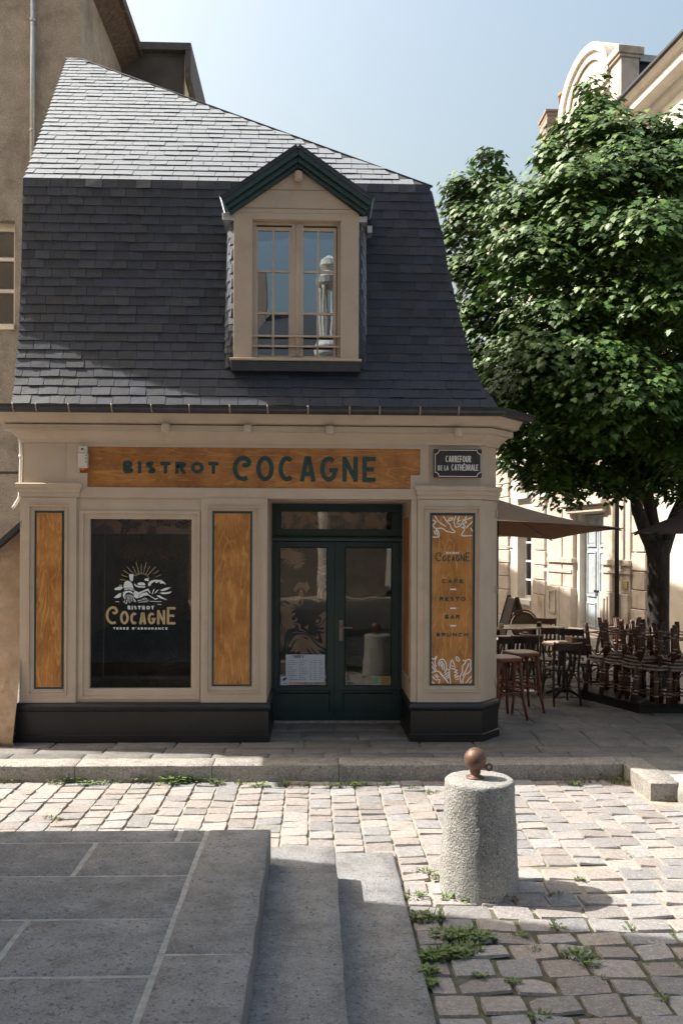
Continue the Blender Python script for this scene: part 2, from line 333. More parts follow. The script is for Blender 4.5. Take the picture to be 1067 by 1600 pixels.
# ------------------------------------------------------------------ stroke lettering
def arc(cx, cy, rx, ry, a0, a1, n=14): return [(cx + rx * math.cos(R(a0 + (a1 - a0) * i / n)), cy + ry * math.sin(R(a0 + (a1 - a0) * i / n))) for i in range(n + 1)]
def glyph(ch, W=.8, h=.0):
    """unit-height capitals, W wide; list of (polyline, closed); h = half stroke so ends stay inside the cell"""
    a, b = h, 1 - h; l, r = h, W - h; m = W / 2; y2 = .5
    G = {
     'I': [([(m, 0), (m, 1)], 0)],
     'L': [([(l, 1), (l, a), (W, a)], 0)],
     'T': [([(0, b), (W, b)], 0), ([(m, 0), (m, b)], 0)],
     'E': [([(W, b), (l, b), (l, a), (W, a)], 0), ([(l, y2), (W * .86, y2)], 0)],
     'F': [([(W, b), (l, b), (l, 0)], 0), ([(l, y2), (W * .86, y2)], 0)],
     'H': [([(l, 0), (l, 1)], 0), ([(r, 0), (r, 1)], 0), ([(l, y2), (r, y2)], 0)],
     'A': [([(l * .8, 0), (m - h * .5, b), (m + h * .5, b), (W - l * .8, 0)], 0), ([(W * .22, .3), (W * .78, .3)], 0)],
     'N': [([(l, 0), (l, 1)], 0), ([(r, 0), (r, 1)], 0), ([(l, b), (r, a)], 0)],
     'O': [(arc(m, .5, m - h, .5 - h, 0, 345, 23), 1)],
     'C': [(arc(m, .5, m - h, .5 - h, 48, 312, 20), 0)],
     'G': [(arc(m, .5, m - h, .5 - h, 48, 318, 20) + [(r, .45), (m * 1.05, .45)], 0)],
     'U': [([(l, 1), (l, .38)] + arc(m, .38, m - h, .38 - h, 180, 360, 10) + [(r, 1)], 0)],
     'D': [([(l, a), (l, b)] + arc(W * .42, .5, W * .58 - h, .5 - h, 90, -90, 12), 1)],
     'B': [([(l, a), (l, b)] + arc(W * .55, .75, W * .38 - h, .25 - h * .6, 90, -90, 8) + [(l, .5)], 0), ([(l, .5)] + arc(W * .58, .26, W * .42 - h, .26 - h, 90, -90, 8) + [(l, a)], 0)],
     'P': [([(l, 0), (l, b)] + arc(W * .55, .72, W * .42 - h, .28 - h, 90, -90, 8) + [(l, .44 + h)], 0)],
     'R': [([(l, 0), (l, b)] + arc(W * .55, .73, W * .42 - h, .27 - h, 90, -90, 8) + [(l, .46 + h)], 0), ([(m, .46), (r, 0)], 0)],
     'S': [(arc(m, .74, m - h, .26 - h, 40, 250, 10) + arc(m, .26, m - h, .26 - h + .0, 70, -140, 10), 0)],
     "'": [([(m, .7), (m, 1)], 0)], '-': [([(0, .5), (W, .5)], 0)], ' ': [],
     '\u00c9': [([(W, b), (l, b), (l, a), (W, a)], 0), ([(l, y2), (W * .86, y2)], 0), ([(W * .4, 1.08), (W * .75, 1.24)], 0)],
     '\u20ac': [(arc(m * 1.1, .5, m - h, .5 - h, 48, 312, 16), 0), ([(0, .58), (W * .8, .58)], 0), ([(0, .42), (W * .8, .42)], 0)],
     # art-deco first letter with an inward curl
     'c': [(arc(W * .70, .74, W * .17, .12, -150, 60, 8) + arc(W * .56, .5, W * .56 - h, .5 - h, 62, 300, 20), 0)],
    }
    return G[ch]
WID = {'I': .3, 'L': .7, ' ': .55, "'": .3, 'E': .8, 'F': .78, 'B': .85, 'T': .85, 'S': .8, 'c': 1.12, 'O': 1.05, 'G': 1.05, 'C': 1.0}
def text(mb, st, x0, x1, z0, H, stroke, y, heights=None, base=None, gap=.28, fn=None):
    ws = [WID.get(c, .92) * (heights[i] if heights else 1) for i, c in enumerate(st)]
    tot = sum(ws) + gap * (len(st) - 1); k = (x1 - x0) / tot; x = x0; q = 0
    for i, c in enumerate(st):
        hh = H * (heights[i] if heights else 1); wd = ws[i] * k
        for pl, cl in glyph(c, wd / hh, stroke / hh / 2):
            mb.ribbon([(x + px * hh, z0 + py * hh) for px, py in pl], stroke, y - .0004 * q, bool(cl), fn); q = (q + 1) % 4
        x += wd + gap * k

# ================================================================== the ground
KY = at_Z(500, 1219, 0).y               # kerb face
gb = MB(); gb.add([(-900, -900, -.075), (900, -900, -.075), (900, 900, -.075), (-900, 900, -.075)], [(0, 1, 2, 3)])
tag(gb.build('ground', 'joint'), kind='structure')

rs = random.Random(3); CX = at_Z(978, 1196, PZ).x; CY2 = at_Z(1047, 1240, .05).y
def sett(mb, cx, cy, lx, ly, rz=0., z=0., tilt=.006, drop=-.013):
    g = (-1, -.94, .05, .94, 1); ca, sa = math.cos(rz), math.sin(rz); tx, ty = rs.uniform(-tilt, tilt), rs.uniform(-tilt, tilt)
    dz = rs.uniform(-.0035, .0035); ks = [rs.uniform(-.07, .07) for _ in range(4)]; vs = []
    for j, t in enumerate(g):
        for i, s in enumerate(g):
            e = max(abs(s), abs(t)); x = s * (1 - .055 * abs(t) ** 6) + ks[0] * t * .5 + ks[2] * t * t * .4; y = t * (1 - .055 * abs(s) ** 6) + ks[1] * s * .5 + ks[3] * s * s * .4
            zz = z + dz + (0 if e < .95 else drop) + (.003 if e < .1 else 0) + rs.uniform(-.0016, .0016) + tx * s + ty * t
            x *= lx / 2; y *= ly / 2; vs.append((cx + x * ca - y * sa, cy + x * sa + y * ca, zz - .004))
    mb.add(vs, [(j * 5 + i, j * 5 + i + 1, j * 5 + i + 6, j * 5 + i + 5) for j in range(4) for i in range(4)], False)
PLY = (at_Z(300, 1296, .46).y, at_Z(500, 1321, .245).y, at_Z(580, 1331, .03).y)     # back edges of the three steps
PLX = (-.267, .147, .577)
st = MB(); YB = -3.35
x = -6.0
while x < 8:                            # columns running in towards the kerb
    wd = rs.uniform(.185, .225); y = KY - .01 - rs.uniform(0, .04)
    while y > YB - .15:
        ln = rs.uniform(.13, .24); cx, cy = x + wd / 2, y - ln / 2
        if not (cy < YB + .1 and cx > PLX[2]) and not (cx > CX - .08 and cy > CY2 - .10):
            sett(st, cx + .05 * (cy - KY) * 0, cy, wd - .009, ln - .009)
        y -= ln
    x += wd
y = YB + .13
while y > -9.6:                         # rows running across, nearer
    ln = rs.uniform(.165, .225); x = PLX[2] + .012 if y <= PLY[2] + .15 else PLX[2] - .35; first = True
    while x < 5.5:
        wd = rs.uniform(.12, .3) if first else rs.uniform(.20, .31); first = False
        if x > PLX[2] + .0 or y > PLY[2] + .15: sett(st, x + wd / 2, y - ln / 2 + .03 * math.sin(x * 1.3 + y), wd - .016, ln - .018, rs.uniform(-.025, .025), 0, .009, -.016)
        x += wd
    y -= ln
tag(st.build('street', 'sett'), kind='structure')
jb = MB(); jb.add([(-12, -12, -.0175), (12, -12, -.0175), (12, KY, -.0175), (-12, KY, -.0175)], [(0, 1, 2, 3)])
tag(jb.build('ground', 'joint'), kind='structure')
jb = MB(); jb.add([(-12, -12, -.0155), (12, -12, -.0155), (12, -4.25, -.0155), (2.2, -4.15, -.0155), (.9, -3.85, -.0155), (-12, -3.7, -.0155)], [(0, 1, 2, 3, 4, 5)])  # mossy joints, with the near street's shade also put into the colour
tag(jb.build('ground', 'soil'), kind='structure')

def slab(mb, x0, x1, y0, y1, z, h=.05, jit=.003, rough=.004):
    """worn slab: rounded, slightly uneven top"""
    nx, ny = max(2, int((x1 - x0) / .12)), max(2, int((y1 - y0) / .12)); e = .012
    xs = [x0, x0 + e] + [x0 + (x1 - x0) * i / nx for i in range(1, nx)] + [x1 - e, x1]; ys = [y0, y0 + e] + [y0 + (y1 - y0) * i / ny for i in range(1, ny)] + [y1 - e, y1]
    dz = rs.uniform(-jit, jit); vs = []; A, B = len(xs), len(ys)
    for j, yy in enumerate(ys):
        for i, xx in enumerate(xs):
            ed = i in (0, A - 1) or j in (0, B - 1)
            q = noise.noise((xx * 7, yy * 7, z)) * rough
            jx = noise.noise((xx * 5 + 9, yy * 5, z)) * .009 if i in (0, A - 1) else 0
            jy = noise.noise((xx * 5, yy * 5 + 7, z)) * .009 if j in (0, B - 1) else 0
            vs.append((xx + jx, yy + jy, z + dz + q - (.010 if ed else 0)))
    fs = [(j * A + i, j * A + i + 1, (j + 1) * A + i + 1, (j + 1) * A + i) for j in range(B - 1) for i in range(A - 1)]
    mb.add(vs, fs, True)
    ring = [i for i in range(A)] + [j * A + A - 1 for j in range(1, B)] + [(B - 1) * A + i for i in range(A - 2, -1, -1)] + [j * A for j in range(B - 2, 0, -1)]
    top = [vs[i] for i in ring]; n = len(ring); vs2 = top + [(a, b, z - h) for a, b, c in top]
    mb.add(vs2, [(i, n + i, n + (i + 1) % n, (i + 1) % n) for i in range(n)])
# pavement: kerb stones and slabs
KW = .27; CX = at_Z(978, 1196, PZ).x; CY2 = at_Z(1047, 1240, .05).y
kb = MB(); x = -6.0
for L in (1.3, 1.25) + (1.22,) * 20:
    if x > CX: break
    x1 = min(x + L * rs.uniform(.9, 1.1), CX + .0)
    if CX - x1 < .4: x1 = CX
    slab(kb, x + .004, x1 - .004, KY, KY + KW, PZ, .17, .003, .006); x = x1
slab(kb, CX + .004, CX + KW, CY2, KY + KW, PZ, .17, .001, .006)
slab(kb, CX + KW + .012, CX + 1.6, CY2 + .02, CY2 + KW, PZ, .17)
slab(kb, CX + 1.61, CX + 2.9, CY2 + .02, CY2 + KW, PZ, .17)
tag(kb.build('kerb', 'granite_kerb'), kind='structure')
pv = MB(); y = KY + KW; rows = [.20, .24, .34, .42, .4] + [.42] * 30
for r_ in rows:
    x = -6 + rs.uniform(0, .5)
    while x < 9:
        wd = rs.uniform(.5, .72); slab(pv, x + .005, x + wd - .005, y + .005, y + r_ - .005, PZ - .002, .05, .004, .004); x += wd
    y += r_
y = KY + KW
while y > CY2 + KW + .1:
    x = CX + KW
    while x < 9:
        wd = rs.uniform(.6, .9); slab(pv, x + .006, x + wd - .006, y - .42, y - .008, PZ - .002, .05, .004); x += wd
    y -= .43
tag(pv.build('pavement', 'pave'), kind='structure')
pb = MB(); pb.box(-7, 9.2, KY + .02, 13.2, -.05, PZ - .022); pb.box(CX + .02, 9.2, CY2 + .05, KY + .02, -.05, PZ - .022); pb.box(-14, 20, 13.2, 60, -.05, PZ - .022)
tag(pb.build('ground', 'joint'), kind='structure')
# broad shallow steps with the platform the photographer stands on
stt = thing('stone_steps', 'broad shallow granite steps with a slab-paved platform in the foreground', 'steps', (-1, -6, 0)); stp = MB(); Z0 = .46
def py_y(py, z): return at_Z(300, py, z).y
ex = -.66
ys = [PLY[0], py_y(1490, Z0), -6.4, -7.4, -8.6, -9.9, -11.2]
for a, b in zip(ys, ys[1:]): slab(stp, ex + .009, PLX[0], b + .005, a - .004, Z0, .2, .0015, .0025)
rowsY = [PLY[0], py_y(1315, Z0), py_y(1367, Z0), py_y(1434, Z0), py_y(1523, Z0), -6.4, -7.2, -8.1, -9.1, -10.2, -11.2]
for k, (a, b) in enumerate(zip(rowsY, rowsY[1:])):
    cuts = {0: [-.75], 1: [at_Z(130, 1345, Z0).x], 2: [-1.95], 3: [at_Z(30, 1455, Z0).x], 4: [-1.75]}.get(k, [-1.3, -2.4])
    if k == 0:
        xs = [ex - .01] + [-2.0, -3.4, -4.8]
        xs = [-.82, -2.3, -3.7, -5.2]; slab(stp, -.82 + .008, ex - .006, b + .006, a, Z0, .2, .001, .003)
    else: xs = [ex] + cuts + [cuts[-1] - 1.2, cuts[-1] - 2.4, cuts[-1] - 3.6]
    for p, q in zip(xs, xs[1:]): slab(stp, q + .0085, p - .0085, b + .0055, a - .0055, Z0, .2, .0015, .0025)
stp.build('platform', 'slab', stt)
for lv, z, jn in ((1, .245, (1364,)), (2, .03, (1450,))):
    stp = MB(); ys = [PLY[lv]] + [py_y(j, z) for j in jn] + [-5.3 - .4 * lv, -6.8, -8.1, -9.5, -11.2]
    for a, b in zip(ys, ys[1:]): slab(stp, PLX[lv - 1] - .3, PLX[lv], b + .004, a - .002, z, .22 if lv == 1 else .1, .002, .004)
    slab(stp, -5.2, PLX[lv - 1] - .305, PLY[lv] - .5, PLY[lv], z, .22 if lv == 1 else .1, .002)
    stp.build('step', 'slab', stt)
mo = MB(); mo.box(-5.3, PLX[0] - .015, -11.3, PLY[0] - .012, -.05, Z0 - .0055); mo.build('mortar_bed', 'mortar', stt)

# ================================================================== the bistro
bis = thing('bistro', 'small corner bistro with beige wooden shopfront, ochre panels and slate mansard roof', 'building', (FX(400), 0, PZ))
Xl, Xr = FX(37), FX(780); CHX, CHY = FX(750), .24; XR2 = FX(781)
BACK = [(XR2, .55), (-2.6, 3.9)]        # the wall on the far side runs off diagonally
zt, zs = FZ(684), FZ(779)
PLB = FZ(1097)                          # top of the black plinth
f = MB(); f.plate([(Xl + .002, zs), (CHX, zs), (CHX, zt), (Xl + .002, zt)], 0, .25); f.add([(CHX, 0, zs), (XR2, CHY, zs), (XR2, CHY, zt), (CHX, 0, zt)], [(0, 1, 2, 3)])
f.add([(XR2, CHY, PZ), (XR2, .55, PZ), (XR2, .55, zt), (XR2, CHY, zt)], [(0, 1, 2, 3)])
wall = f.build('shopfront_wall', 'beige', bis)
# recessed frieze boards left and right, moulded with a raised frame round them
fr = MB()
def raised(mb, px0, py0, px1, py1, Yb, ins, outw):
    x0, x1, z1, z0 = FX(px0), FX(px1), FZ(py0), FZ(py1)
    mb.loops([(x0, x1, z0, z1, Yb), (x0, x1, z0, z1, Yb - outw), (x0 + ins, x1 - ins, z0 + ins, z1 - ins, Yb - outw), (x0 + ins, x1 - ins, z0 + ins, z1 - ins, Yb)])
Yf = -.022
# raised field round the sign with its notched lower corners
sx = [FX(p) for p in (105, 125, 137, 640, 655, 668)]; sz = [FZ(p) for p in (684, 700, 741, 763, 779)]
fr.plate(rect(sx[0], sx[5], sz[1], sz[0]), Yf, .01)
fr.plate(rect(sx[0], sx[1], sz[2], sz[1]), Yf, .01); fr.plate(rect(sx[4], sx[5], sz[2], sz[1]), Yf, .01)
fr.plate(rect(sx[0], sx[2], sz[3], sz[2]), Yf, .01); fr.plate(rect(sx[3], sx[5], sz[3], sz[2]), Yf, .01)
fr.plate(rect(sx[0], sx[5], sz[4], sz[3]), Yf, .01)
fr.build('frieze_frame', 'beige', bis)
# entablature caps over the outer pilasters
cap = MB(); c0, c1 = FZ(779) + .004, FZ(757)
hh = c1 - c0
prof = [(.0, c0), (.035, c0), (.035, c0 + hh * .3), (.047, c0 + hh * .33), (.047, c0 + hh * .62), (.060, c0 + hh * .66), (.066, c0 + hh * .92), (.055, c1), (.0, c1)]
cap.sweep([(FX(36) + .002, .15), (FX(36) + .002, -.004), (FX(120), -.004), (FX(120), .02)], prof)
cap.build('pilaster_cap', 'beige', bis)
cap = MB(); cap.sweep([(FX(656), .02), (FX(656), -.004), (CHX, -.004), (XR2, CHY), (XR2, .55)], prof); cap.build('pilaster_cap', 'beige', bis)
# cornice
zc = [FZ(p, -.2) for p in (690, 686, 681, 676, 674, 673.5, 665, 663, 661.5, 650, 647)]
cp = [(0, zc[0]), (.03, zc[0]), (.04, zc[1]), (.075, zc[2]), (.105, zc[3]), (.115, zc[4]), (.165, zc[5]), (.165, zc[6]), (.135, zc[7]), (.21, zc[8]), (.225, zc[8]+.03), (.25, zc[9]), (.27, zc[10]), (.0, zc[10] + .01)]
cpath = [(Xl, 1.2), (Xl, 0), (CHX, 0), (XR2, CHY), (XR2 - .2, 1.2)]
cn = MB(); cn.sweep(cpath, cp); corn = cn.build('cornice', 'beige', bis)
fl = MB(); fl.sweep(cpath, [(0, zc[10] + .024), (.296, zc[10] + .012), (.297, zc[10] - .004), (.302, zc[10] - .004), (.302, zc[10] + .018), (.0, zc[10] + .032)]); fl.build('lead_flashing', 'lead', corn)
# gutter
ZG = FZ(641, -.3); gp = [(.205 + .075 + .075 * math.cos(R(a)), ZG + .03 + .068 * math.sin(R(a))) for a in range(180, 361, 20)]
gu = MB(); gu.sweep([(Xl - .0, 1.2), (Xl, -.01), (CHX + .02, -.01), (XR2 + .03, CHY + .02), (XR2 - .2, 1.2)], gp + [(.362, ZG + .036), (.35, ZG + .036)] + [(x - .006 if x > .28 else x + .006, z + .006) for x, z in gp[::-1]])
gut = gu.build('gutter', 'zinc_dark', bis, smooth=False)
for px in (20, 56, 107, 174, 236, 295, 358, 417, 480, 545, 592, 655, 715):
    b = MB(); xx = FX(px, -.35); b.tube([(xx, -.01 - (.28 + .081 * math.cos(R(a))), ZG + .03 + .074 * math.sin(R(a))) for a in range(-75, 21, 12)], .009, 5); b.build('gutter_bracket', 'bracket', gut)

# pilasters with panels
def moulded_panel(root, X0, X1, Z0, Z1, out, mid, grn, pan, Yp, plate=True, woodm='ochre', name='pilaster'):
    """pixel rectangles: outer moulding, inner moulding, green border, wooden panel"""
    q = lambda r: (FX(r[0]), FX(r[2]), FZ(r[3]), FZ(r[1]))
    o, m_, g, p = map(q, (out, mid, grn, pan))
    pm = MB(); pm.loops([(X0, X1, Z0, Z1, .2), (X0, X1, Z0, Z1, Yp), (*o, Yp), (*[o[0] + .004, o[1] - .004, o[2] + .004, o[3] - .004], Yp - .016), (*[o[0] + .014, o[1] - .014, o[2] + .014, o[3] - .014], Yp - .016), (*[o[0] + .018, o[1] - .018, o[2] + .018, o[3] - .018], Yp + .012), (*m_, Yp + .012), (*[m_[0] + .006, m_[1] - .006, m_[2] + .006, m_[3] - .006], Yp + .018), (*g, Yp + .020)])
    pil = pm.build(name, 'beige', root)
    b = MB(); b.loops([(*g, Yp + .024), (*g, Yp + .014), (*p, Yp + .014), (*p, Yp + .024)]); b.build('panel_border', 'green', pil)
    w_ = MB(); w_.plate(rect(*p), Yp + .017, Yp + .03); return pil, w_.build('wood_panel', woodm, pil), p
moulded_panel(bis, FX(33), FX(120.5), PLB, zs, (46, 791, 107, 1085), (51, 797, 102, 1080), (55, 800, 101, 1076), (58, 803, 97.5, 1073), -.03)
moulded_panel(bis, FX(315), FX(417.5), PLB, zs, (323, 791, 405, 1082), (328, 796, 399, 1077), (332, 799, 394, 1072), (335, 802.5, 391, 1069), -.03)
pilr, wpan, pr = moulded_panel(bis, FX(651.5), CHX - .004, PLB, zs, (662, 791, 749, 1081), (667, 796, 745, 1076), (671, 800, 741, 1071), (674, 804, 737.5, 1068), -.03)
ch = MB()     # chamfered corner post with its hinges and shutter strip
ch.prism([(CHX - .004, -.03), (CHX + .05, .02), (XR2 - .03, CHY - .05), (XR2, CHY - .01), (XR2, .5), (CHX - .004, .5)], PLB, zs)
cpost = ch.build('corner_post', 'beige', bis, .003)
hg = MB()
for py in (800, 922, 1070): hg.tube([(XR2 + .004, CHY - .03, FZ(py) - .04), (XR2 + .004, CHY - .03, FZ(py) + .04)], .009, 6)
hg.box(XR2 - .006, XR2 + .012, CHY - .01, CHY + .03, PLB, zs - .01)
hg.build('shutter_hinge', 'beige', cpost)
# line art and lettering on the right panel, drawn in panel coordinates (679x1600 crop of the photo)
K5 = 650, 780, 140 / 679.
def c5(x, y): return FX(K5[0] + x * K5[2]), FZ(K5[1] + y * K5[2])
arts = [MB(), MB()]; Yw = -.03 + .017 - .0015
ARTW = .0112
for k, pl in enumerate([
    [(120, 150), (150, 165), (122, 190)], [(122, 196), (165, 235), (172, 282), (120, 280)], [(132, 232), (142, 262)], [(145, 225), (158, 268)],
    [(136, 116), (165, 165), (222, 200)], [(150, 214), (196, 212), (225, 238), (286, 248), (290, 236), (262, 216), (254, 184), (236, 172), (218, 150), (200, 118)],
    [(234, 156), (252, 136), (276, 134), (262, 154), (234, 158)], [(296, 116), (280, 160), (292, 208), (330, 196), (356, 150), (352, 142)], [(322, 118), (312, 160), (304, 180)], [(306, 136), (318, 158), (334, 150)], [(326, 178), (312, 186)],
    [(422, 130), (372, 146), (350, 148), (382, 168), (346, 180), (372, 200), (336, 206), (368, 214), (336, 264), (350, 272), (420, 268)], [(422, 160), (372, 212)], [(408, 210), (422, 236)], [(376, 118), (366, 142)],
    [(120, 1200), (132, 1216), (162, 1178), (140, 1230), (152, 1268)], [(120, 1230), (156, 1300)], [(120, 1262), (148, 1308)], [(166, 1250), (180, 1214), (205, 1208), (228, 1240), (230, 1290), (216, 1318)], [(172, 1262), (192, 1222), (210, 1250), (214, 1300)], [(186, 1270), (196, 1240), (200, 1290)],
    [(120, 1312), (172, 1296), (236, 1380)], [(176, 1310), (248, 1396)], [(140, 1330), (164, 1356)], [(150, 1324), (172, 1348)], [(124, 1340), (150, 1372), (184, 1362), (172, 1396)], [(120, 1382), (140, 1396)],
    [(212, 1334), (246, 1310)], [(220, 1348), (252, 1326)], [(228, 1360), (256, 1342)], [(230, 1290), (246, 1288)],
    [(262, 1396), (250, 1300), (268, 1204), (296, 1268), (288, 1290), (316, 1296), (286, 1310), (318, 1316), (284, 1336), (330, 1340), (290, 1352)], [(266, 1260), (282, 1268)], [(264, 1280), (286, 1286)],
    [(300, 1196), (312, 1192), (330, 1214), (324, 1228), (304, 1216), (300, 1196)], [(340, 1396), (330, 1340), (352, 1306), (350, 1262), (366, 1246), (378, 1222), (352, 1220)], [(352, 1262), (376, 1234)],
    [(378, 1222), (398, 1208), (414, 1222), (410, 1260), (418, 1290), (392, 1320), (378, 1318), (350, 1372), (356, 1396)], [(352, 1340), (380, 1290), (400, 1240)], [(376, 1394), (404, 1356), (422, 1340)], [(404, 1394), (422, 1372)], [(300, 1366), (322, 1360)]]):
    pts = []
    for (xa, ya), (xb, yb) in zip(pl, pl[1:]):
        for i in range(3): pts.append((xa + (xb - xa) * i / 3, ya + (yb - ya) * i / 3))
    pts.append(pl[-1]); 
    for _ in range(1):
        pts = [pts[0]] + [tuple((pts[i - 1][c] + 2 * pts[i][c] + pts[i + 1][c]) / 4 for c in (0, 1)) for i in range(1, len(pts) - 1)] + [pts[-1]]
    arts[pl[0][1] > 800].ribbon([c5(*p) for p in pts], ARTW, Yw - .0003 * (k % 6))
for art in arts: art.build('leaf_line_art', 'white', wpan)
def t5(m, s, xa, xb, yb, yt, sw, y=Yw, **k): mb = MB(); (x0, z0), (x1, z1) = c5(xa, yb), c5(xb, yt); text(mb, s, x0, x1, z0, z1 - z0, sw, y, **k); mb.build('lettering', m, wpan)
t5('ink', 'cOCAGNE', 142, 404, 466, 420, .011, heights=[1.5, 1.0, .95, .98, 1.0, 1.2, 1.5], gap=.2)
t5('ink', 'CAFE', 190, 354, 632, 602, .0108, gap=.35); t5('ink', 'RESTO', 176, 372, 766, 737, .0108, gap=.35); t5('ink', 'BAR', 217, 330, 904, 873, .0108, gap=.35); t5('ink', 'BRUNCH', 152, 394, 1038, 1010, .0108, gap=.3)
t5('white', 'BISTROT', 224, 322, 410, 393, .0065, gap=.25)
for yy in (678, 822, 955): lt = MB(); (x0, z0), (x1, z1) = c5(256, yy + 6), c5(300, yy - 5); lt.plate(rect(x0, x1, z0, z1), Yw, Yw + .001); lt.build('dash', 'white', wpan)

# window between the left pilasters
wx = lambda *p: (FX(p[0]), FX(p[2]), FZ(p[3]), FZ(p[1]))
wf = MB(); i_ = lambda r, d: (r[0] + d, r[1] - d, r[2] + d, r[3] - d)
o_, a_, b_, c_ = (FX(120.5), FX(315), PLB, zs), wx(124, 799, 313, 1092), wx(131, 804, 308, 1087), wx(140, 812, 299, 1076)
wf.loops([(*o_, .18), (*o_, .0), (*a_, .0), (*i_(a_, .003), -.014), (*i_(b_, -.004), -.014), (*b_, .004), (*i_(c_, -.012), .006), (*c_, .016), (*c_, .075)])
win = wf.build('shop_window', 'beige', bis)
g = MB(); g.plate(rect(*c_), .06, .066); g.build('glass', 'glass', win)
# logo on the glass, traced in the photo (1067 px crop of 160 px)
K6 = 140, 860, 160 / 1067.
def c6(x, y): return FX(K6[0] + x * K6[2]), FZ(K6[1] + y * K6[2])
Yg = .0565; lg = MB(); lo = MB()
POLY = [
 [(400, 262), (410, 246), (424, 254), (440, 246), (452, 266), (448, 284), (446, 316), (434, 332), (412, 322), (404, 296)],                      # head with crown
 [(350, 340), (380, 318), (420, 330), (444, 366), (450, 400), (470, 424), (466, 442), (440, 420), (410, 398), (370, 418), (340, 408), (342, 372)],  # torso, shoulder
 [(452, 344), (482, 366), (520, 378), (570, 376), (584, 384), (560, 398), (500, 396), (462, 380)],                                                  # far arm
 [(344, 402), (372, 400), (420, 396), (452, 418), (440, 430), (400, 414), (356, 424)],                                                              # near arm
 [(452, 430), (476, 424), (500, 440), (540, 426), (600, 400), (616, 418), (632, 452), (624, 460), (596, 428), (548, 444), (508, 470), (510, 504), (480, 510), (452, 492), (444, 460)],  # hips, raised leg
 [(506, 470), (548, 446), (590, 440), (618, 470), (676, 504), (712, 496), (708, 508), (680, 526), (660, 512), (604, 476), (560, 480), (514, 506)],  # outstretched leg
 [(480, 352), (520, 334), (560, 340), (580, 362), (560, 374), (510, 374)],                                                                          # bowl
 [(556, 304), (584, 294), (622, 298), (604, 310), (622, 318), (600, 330), (566, 322)],
 [(600, 344), (632, 316), (680, 308), (740, 312), (776, 336), (796, 366), (760, 352), (730, 356), (716, 334), (690, 352), (668, 334), (640, 352), (620, 384), (600, 372)],   # broad leaf
 [(720, 424), (776, 394), (846, 388), (806, 416), (756, 434)], [(716, 446), (780, 438), (858, 432), (826, 458), (760, 466)], [(684, 474), (720, 470), (770, 500), (812, 524), (776, 520), (726, 506)],
 [(640, 460), (650, 420), (676, 396), (664, 430), (654, 466)], [(664, 462), (690, 420), (716, 408), (692, 446)],
 [(300, 380), (332, 378), (340, 400), (316, 420), (260, 424), (244, 408), (266, 392)], [(300, 452), (326, 446), (322, 488), (290, 506), (240, 504), (266, 474)], [(294, 366), (330, 362), (336, 374), (300, 376)],
 [(340, 440), (372, 424), (420, 424), (444, 444), (446, 466), (428, 456), (400, 444), (372, 456), (360, 486), (366, 520), (346, 506), (336, 470)]]   # horn of plenty
for k, p in enumerate(POLY): lg.plate([c6(*q) for q in p][::-1], Yg - .0005 * k, Yg + .001); lo.ribbon([c6(*q) for q in p], .0055, Yg - .0005 * k - .0002, True)
for k, p in enumerate([[(376, 470), (356, 540)], [(392, 466), (374, 560)], [(404, 466), (392, 548)], [(416, 466), (412, 552)], [(428, 470), (434, 540)], [(440, 480), (462, 546)], [(456, 510), (478, 546)],
    [(262, 540), (300, 543)], [(490, 530), (560, 520), (610, 530), (600, 520)], [(500, 546), (600, 540)], [(620, 536), (740, 540)], [(700, 566), (742, 570)], [(340, 538), (380, 566)], [(540, 512), (570, 502), (590, 516)]]):
    lg.ribbon([c6(*q) for q in p], .006, Yg - .0003 * (k % 4))
lg.build('logo', 'mist', win); lo.build('logo_outline', 'dark', win)
gd = MB()
for k in range(13):
    a = R(172 - k * 13.6); r0, r1 = (96, 190 + (30 if k % 2 else 0)) if 2 < k < 10 else (150, 215)
    gd.ribbon([c6(530 + r0 * math.cos(a) * 1.05, 340 - r0 * math.sin(a)), c6(530 + r1 * math.cos(a) * 1.05, 340 - r1 * math.sin(a))], .0055, Yg)
gd.ribbon([c6(530 + 92 * math.cos(R(a)), 340 - 92 * math.sin(R(a))) for a in range(22, 140, 8)], .0055, Yg - .0005)
gd.build('sun_rays', 'gold', win)
def t6(m, s, xa, xb, yb, yt, sw, **k): mb = MB(); (x0, z0), (x1, z1) = c6(xa, yb), c6(xb, yt); text(mb, s, x0, x1, z0, z1 - z0, sw, Yg, **k); mb.build('lettering', m, win)
t6('gold', 'cOCAGNE', 160, 890, 778, 650, .027, heights=[1.48, 1.1, .98, .98, .98, 1.18, 1.43], gap=.2)
t6('mist', 'BISTROT', 388, 666, 622, 584, .0118, gap=.30); t6('mist', "TERRE D'ABONDANCE", 238, 806, 832, 808, .0072, gap=.42)

# sign board
sb = MB(); sgn = [(sx[1], sz[1]), (sx[1], sz[2]), (sx[2], sz[2]), (sx[2], sz[3]), (sx[3], sz[3]), (sx[3], sz[2]), (sx[4], sz[2]), (sx[4], sz[1])]
sb.plate(sgn, -.010, .012); sign = sb.build('sign_board', 'ochre_h', bis)
lt = MB(); ft = lambda px0, px1, pyb, pyt: (FX(px0), FX(px1), FZ(pyb), FZ(pyt) - FZ(pyb))
x0, x1, z0, H = ft(192, 341, 741, 722.5); text(lt, 'BISTROT', x0, x1, z0, H, .037, -.012, gap=.38); lt.build('lettering', 'ink', sign); lt = MB()
x0, x1, z0, H = ft(363, 586, 752, 712.5); text(lt, 'cOCAGNE', x0, x1, z0, H, .047, -.012, gap=.28)
lt.build('lettering', 'ink', sign)

